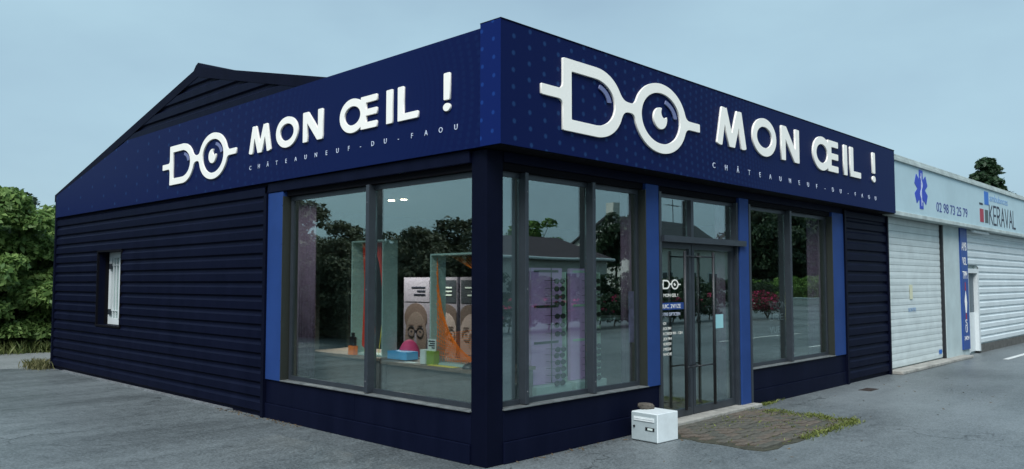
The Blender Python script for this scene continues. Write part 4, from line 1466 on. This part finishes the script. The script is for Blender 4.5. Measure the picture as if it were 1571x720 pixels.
def hedge(label, x0, x1, y0, y1, h, leaf, seed, n, group='hedges across the car park', ls=.16, cr=.5):
    g = np.random.default_rng(seed)
    t = thing('hedge', label, 'hedge', ((x0 + x1) / 2, (y0 + y1) / 2, 0), 0, group)
    a, b = (x1 - x0) / 2, (y1 - y0) / 2
    C = np.stack([g.uniform(-a, a, 120), g.uniform(-b, b, 120), g.uniform(.2, h - cr * .7, 120)], 1)
    V, F = leaves(C, np.full(120, cr), n, ls, seed=seed, zmin=0)
    me = big_mesh('foliage', V, F); me.materials.append(MATS[leaf])
    ob('foliage', me, None, t)
    ob('stems', join(*[tube((q, 0, 0), (q + .1, .1, h * .7), .03, .01, 5) for q in np.linspace(-a + .3, a - .3, 9)]), 'bark', t)


hedge('dark hedge along the far side of the car park before the houses', 34, 50, -22.6, -21.2, 1.9, 'leaf_dark', 41, 14000)
hedge('added tall dark hedge screening the bungalow wall from the front window', 14, 33.9, -22.6, -21.4, 2.2, 'leaf_dark', 43, 16000)  # unseen hedge added so the glass mirrors dark here instead of white wall
def flowering_hedge(label, x0, x1, y0, y1, h, seed):
    hedge(label, x0, x1, y0, y1, h, 'leaf_dark', seed, 9000, 'flower hedges at the car park edge', .11, .3)


hedge('light green hedge behind the low white wall', 50, 76, -23.8, -22.2, 2.2, 'leaf_bright', 42, 18000)
flowering_hedge('low dark hedge with red blossom at the near end of the car park edge', 9, 17.4, -12.9, -11.9, 1.25, 44)
flowering_hedge('low dark hedge next to the magenta flowering bush', 17.5, 25.6, -12.9, -11.9, 1.2, 45)
C = [(random.uniform(10, 25), -11.85 + random.uniform(-.3, .15), random.uniform(.5, 1.1)) for _ in range(60)]
V, F = leaves(C, np.full(60, .10), 500, .08, seed=46, zmin=.2)
me = big_mesh('blossom', V, F); me.materials.append(MATS['leaf_red'])
ob('blossom', me, None, None, kind='stuff', label='scattered red blossom on the low dark hedges', category='blossom')
lw_ = thing('low_wall', 'long low white wall along the far side of the car park', 'wall', (58, -19.2, 0))
ob('body', box(-15, 20, -.15, .15, -.01, .42), 'house_white', lw_)
ob('coping', box(-15.05, 20.05, -.2, .2, .421, .50), 'white_trim', lw_)
fb = thing('flowering_bush', 'round bush covered in magenta flowers at the car park edge', 'bush', (28.6, -11.3, 0))
C, Rr = crown_clumps(.8, .5, .62, 40, .26, 55)
V, F = leaves(C, Rr, 2600, .10, seed=56, zmin=.02)
me = big_mesh('foliage', V, F); me.materials.append(MATS['leaf_dark']); ob('foliage', me, None, fb)
V, F = leaves(C, np.array(Rr) * 1.08, 2200, .10, seed=57, zmin=.35)
me = big_mesh('flowers', V, F); me.materials.append(MATS['leaf_red']); ob('flowers', me, None, fb)
ob('stems', join(*[tube((0, 0, 0), (.3 * math.cos(k), .3 * math.sin(k), .6), .02, .008, 5) for k in range(6)]), 'bark', fb)
protos = []
for k, (rx, rz, zc, lm) in enumerate(((2.9, 3.0, 3.5, 'leaf_dark'), (2.4, 3.4, 3.8, 'leaf_dark'), (3.2, 2.8, 3.2, 'leaf_dark'))):
    protos.append((rx, rz, zc, lm))
first = {}
for k in range(3):
    rx, rz, zc, lm = protos[k]
    first[k] = tree('tall_tree', 'tall dark tree behind the light hedge', 'tree', (60 + 4 * k, -31, 0), rx, rz, zc, 95, 0.95, 15000, .36, lm, 60 + k, trunk_r=.22, zmin=.1, skirt=30)
LAB = 'dark rounded shrub in the row along the car park edge mirrored in the side window'
shrubs = {}
for i in range(16):
    x, y, k = -8.3 + random.uniform(-.4, .4), 2.6 + i * 1.22 + random.uniform(-.2, .2), i % 3
    if k not in shrubs:
        t = shrubs[k] = tree('boundary_shrub', LAB, 'shrub', (x, y, 0), (1.35, 1.15, 1.5)[k], (1.35, 1.5, 1.2)[k], (1.65, 1.75, 1.6)[k], 60, 0.42, 15000, .125, 'leaf_olive', 160 + k, trunk_r=.09, group='shrub row at the car park edge', zmin=.03, skirt=40)
    else:
        t = copy_tree(shrubs[k]); t.location = (x, y, 0)
    sc_ = random.uniform(.80, .92)
    t.rotation_euler = (0, 0, random.uniform(0, 6.28)); t.scale = (sc_, sc_, sc_)
for i in range(10):
    t = copy_tree(shrubs[i % 3]); t.location = (-11.2 + random.uniform(-.4, .4), 5.2 + i * 1.9 + random.uniform(-.3, .3), 0)
    sc_ = random.uniform(.98, 1.10)
    t.rotation_euler = (0, 0, random.uniform(0, 6.28)); t.scale = (sc_, sc_, sc_)
    t['label'] = 'larger dark shrub in the second row behind the car park edge'; t['group'] = 'second shrub row'
LAB2 = 'tall dark tree behind the light hedge mirrored in the second front window'
for i in range(9):
    t = first[i] if i < 3 else copy_tree(first[i % 3])
    t.location = (66 + i * 4.0 + random.uniform(-.8, .8), -31 + random.uniform(-2.5, 2.5), 0)
    s = random.uniform(1.15, 1.42)
    t.scale = (s, s, s * 1.05); t.rotation_euler = (0, 0, random.uniform(0, 6.28))
    t['label'] = LAB2; t['group'] = 'tall trees behind the hedge'
tree('garden_tree', 'light green tree rising behind the brown-roofed bungalow', 'tree', (38.5, -34, 0), 1.8, 2.3, 4.0, 40, .8, 7000, .28, 'leaf_bright', 71)
t = tree('garden_tree', 'dark green tree between the bungalow and the slate-roofed house', 'tree', (44.0, -31, 0), 2.0, 2.4, 4.2, 40, .8, 6000, .28, 'leaf_dark', 72)
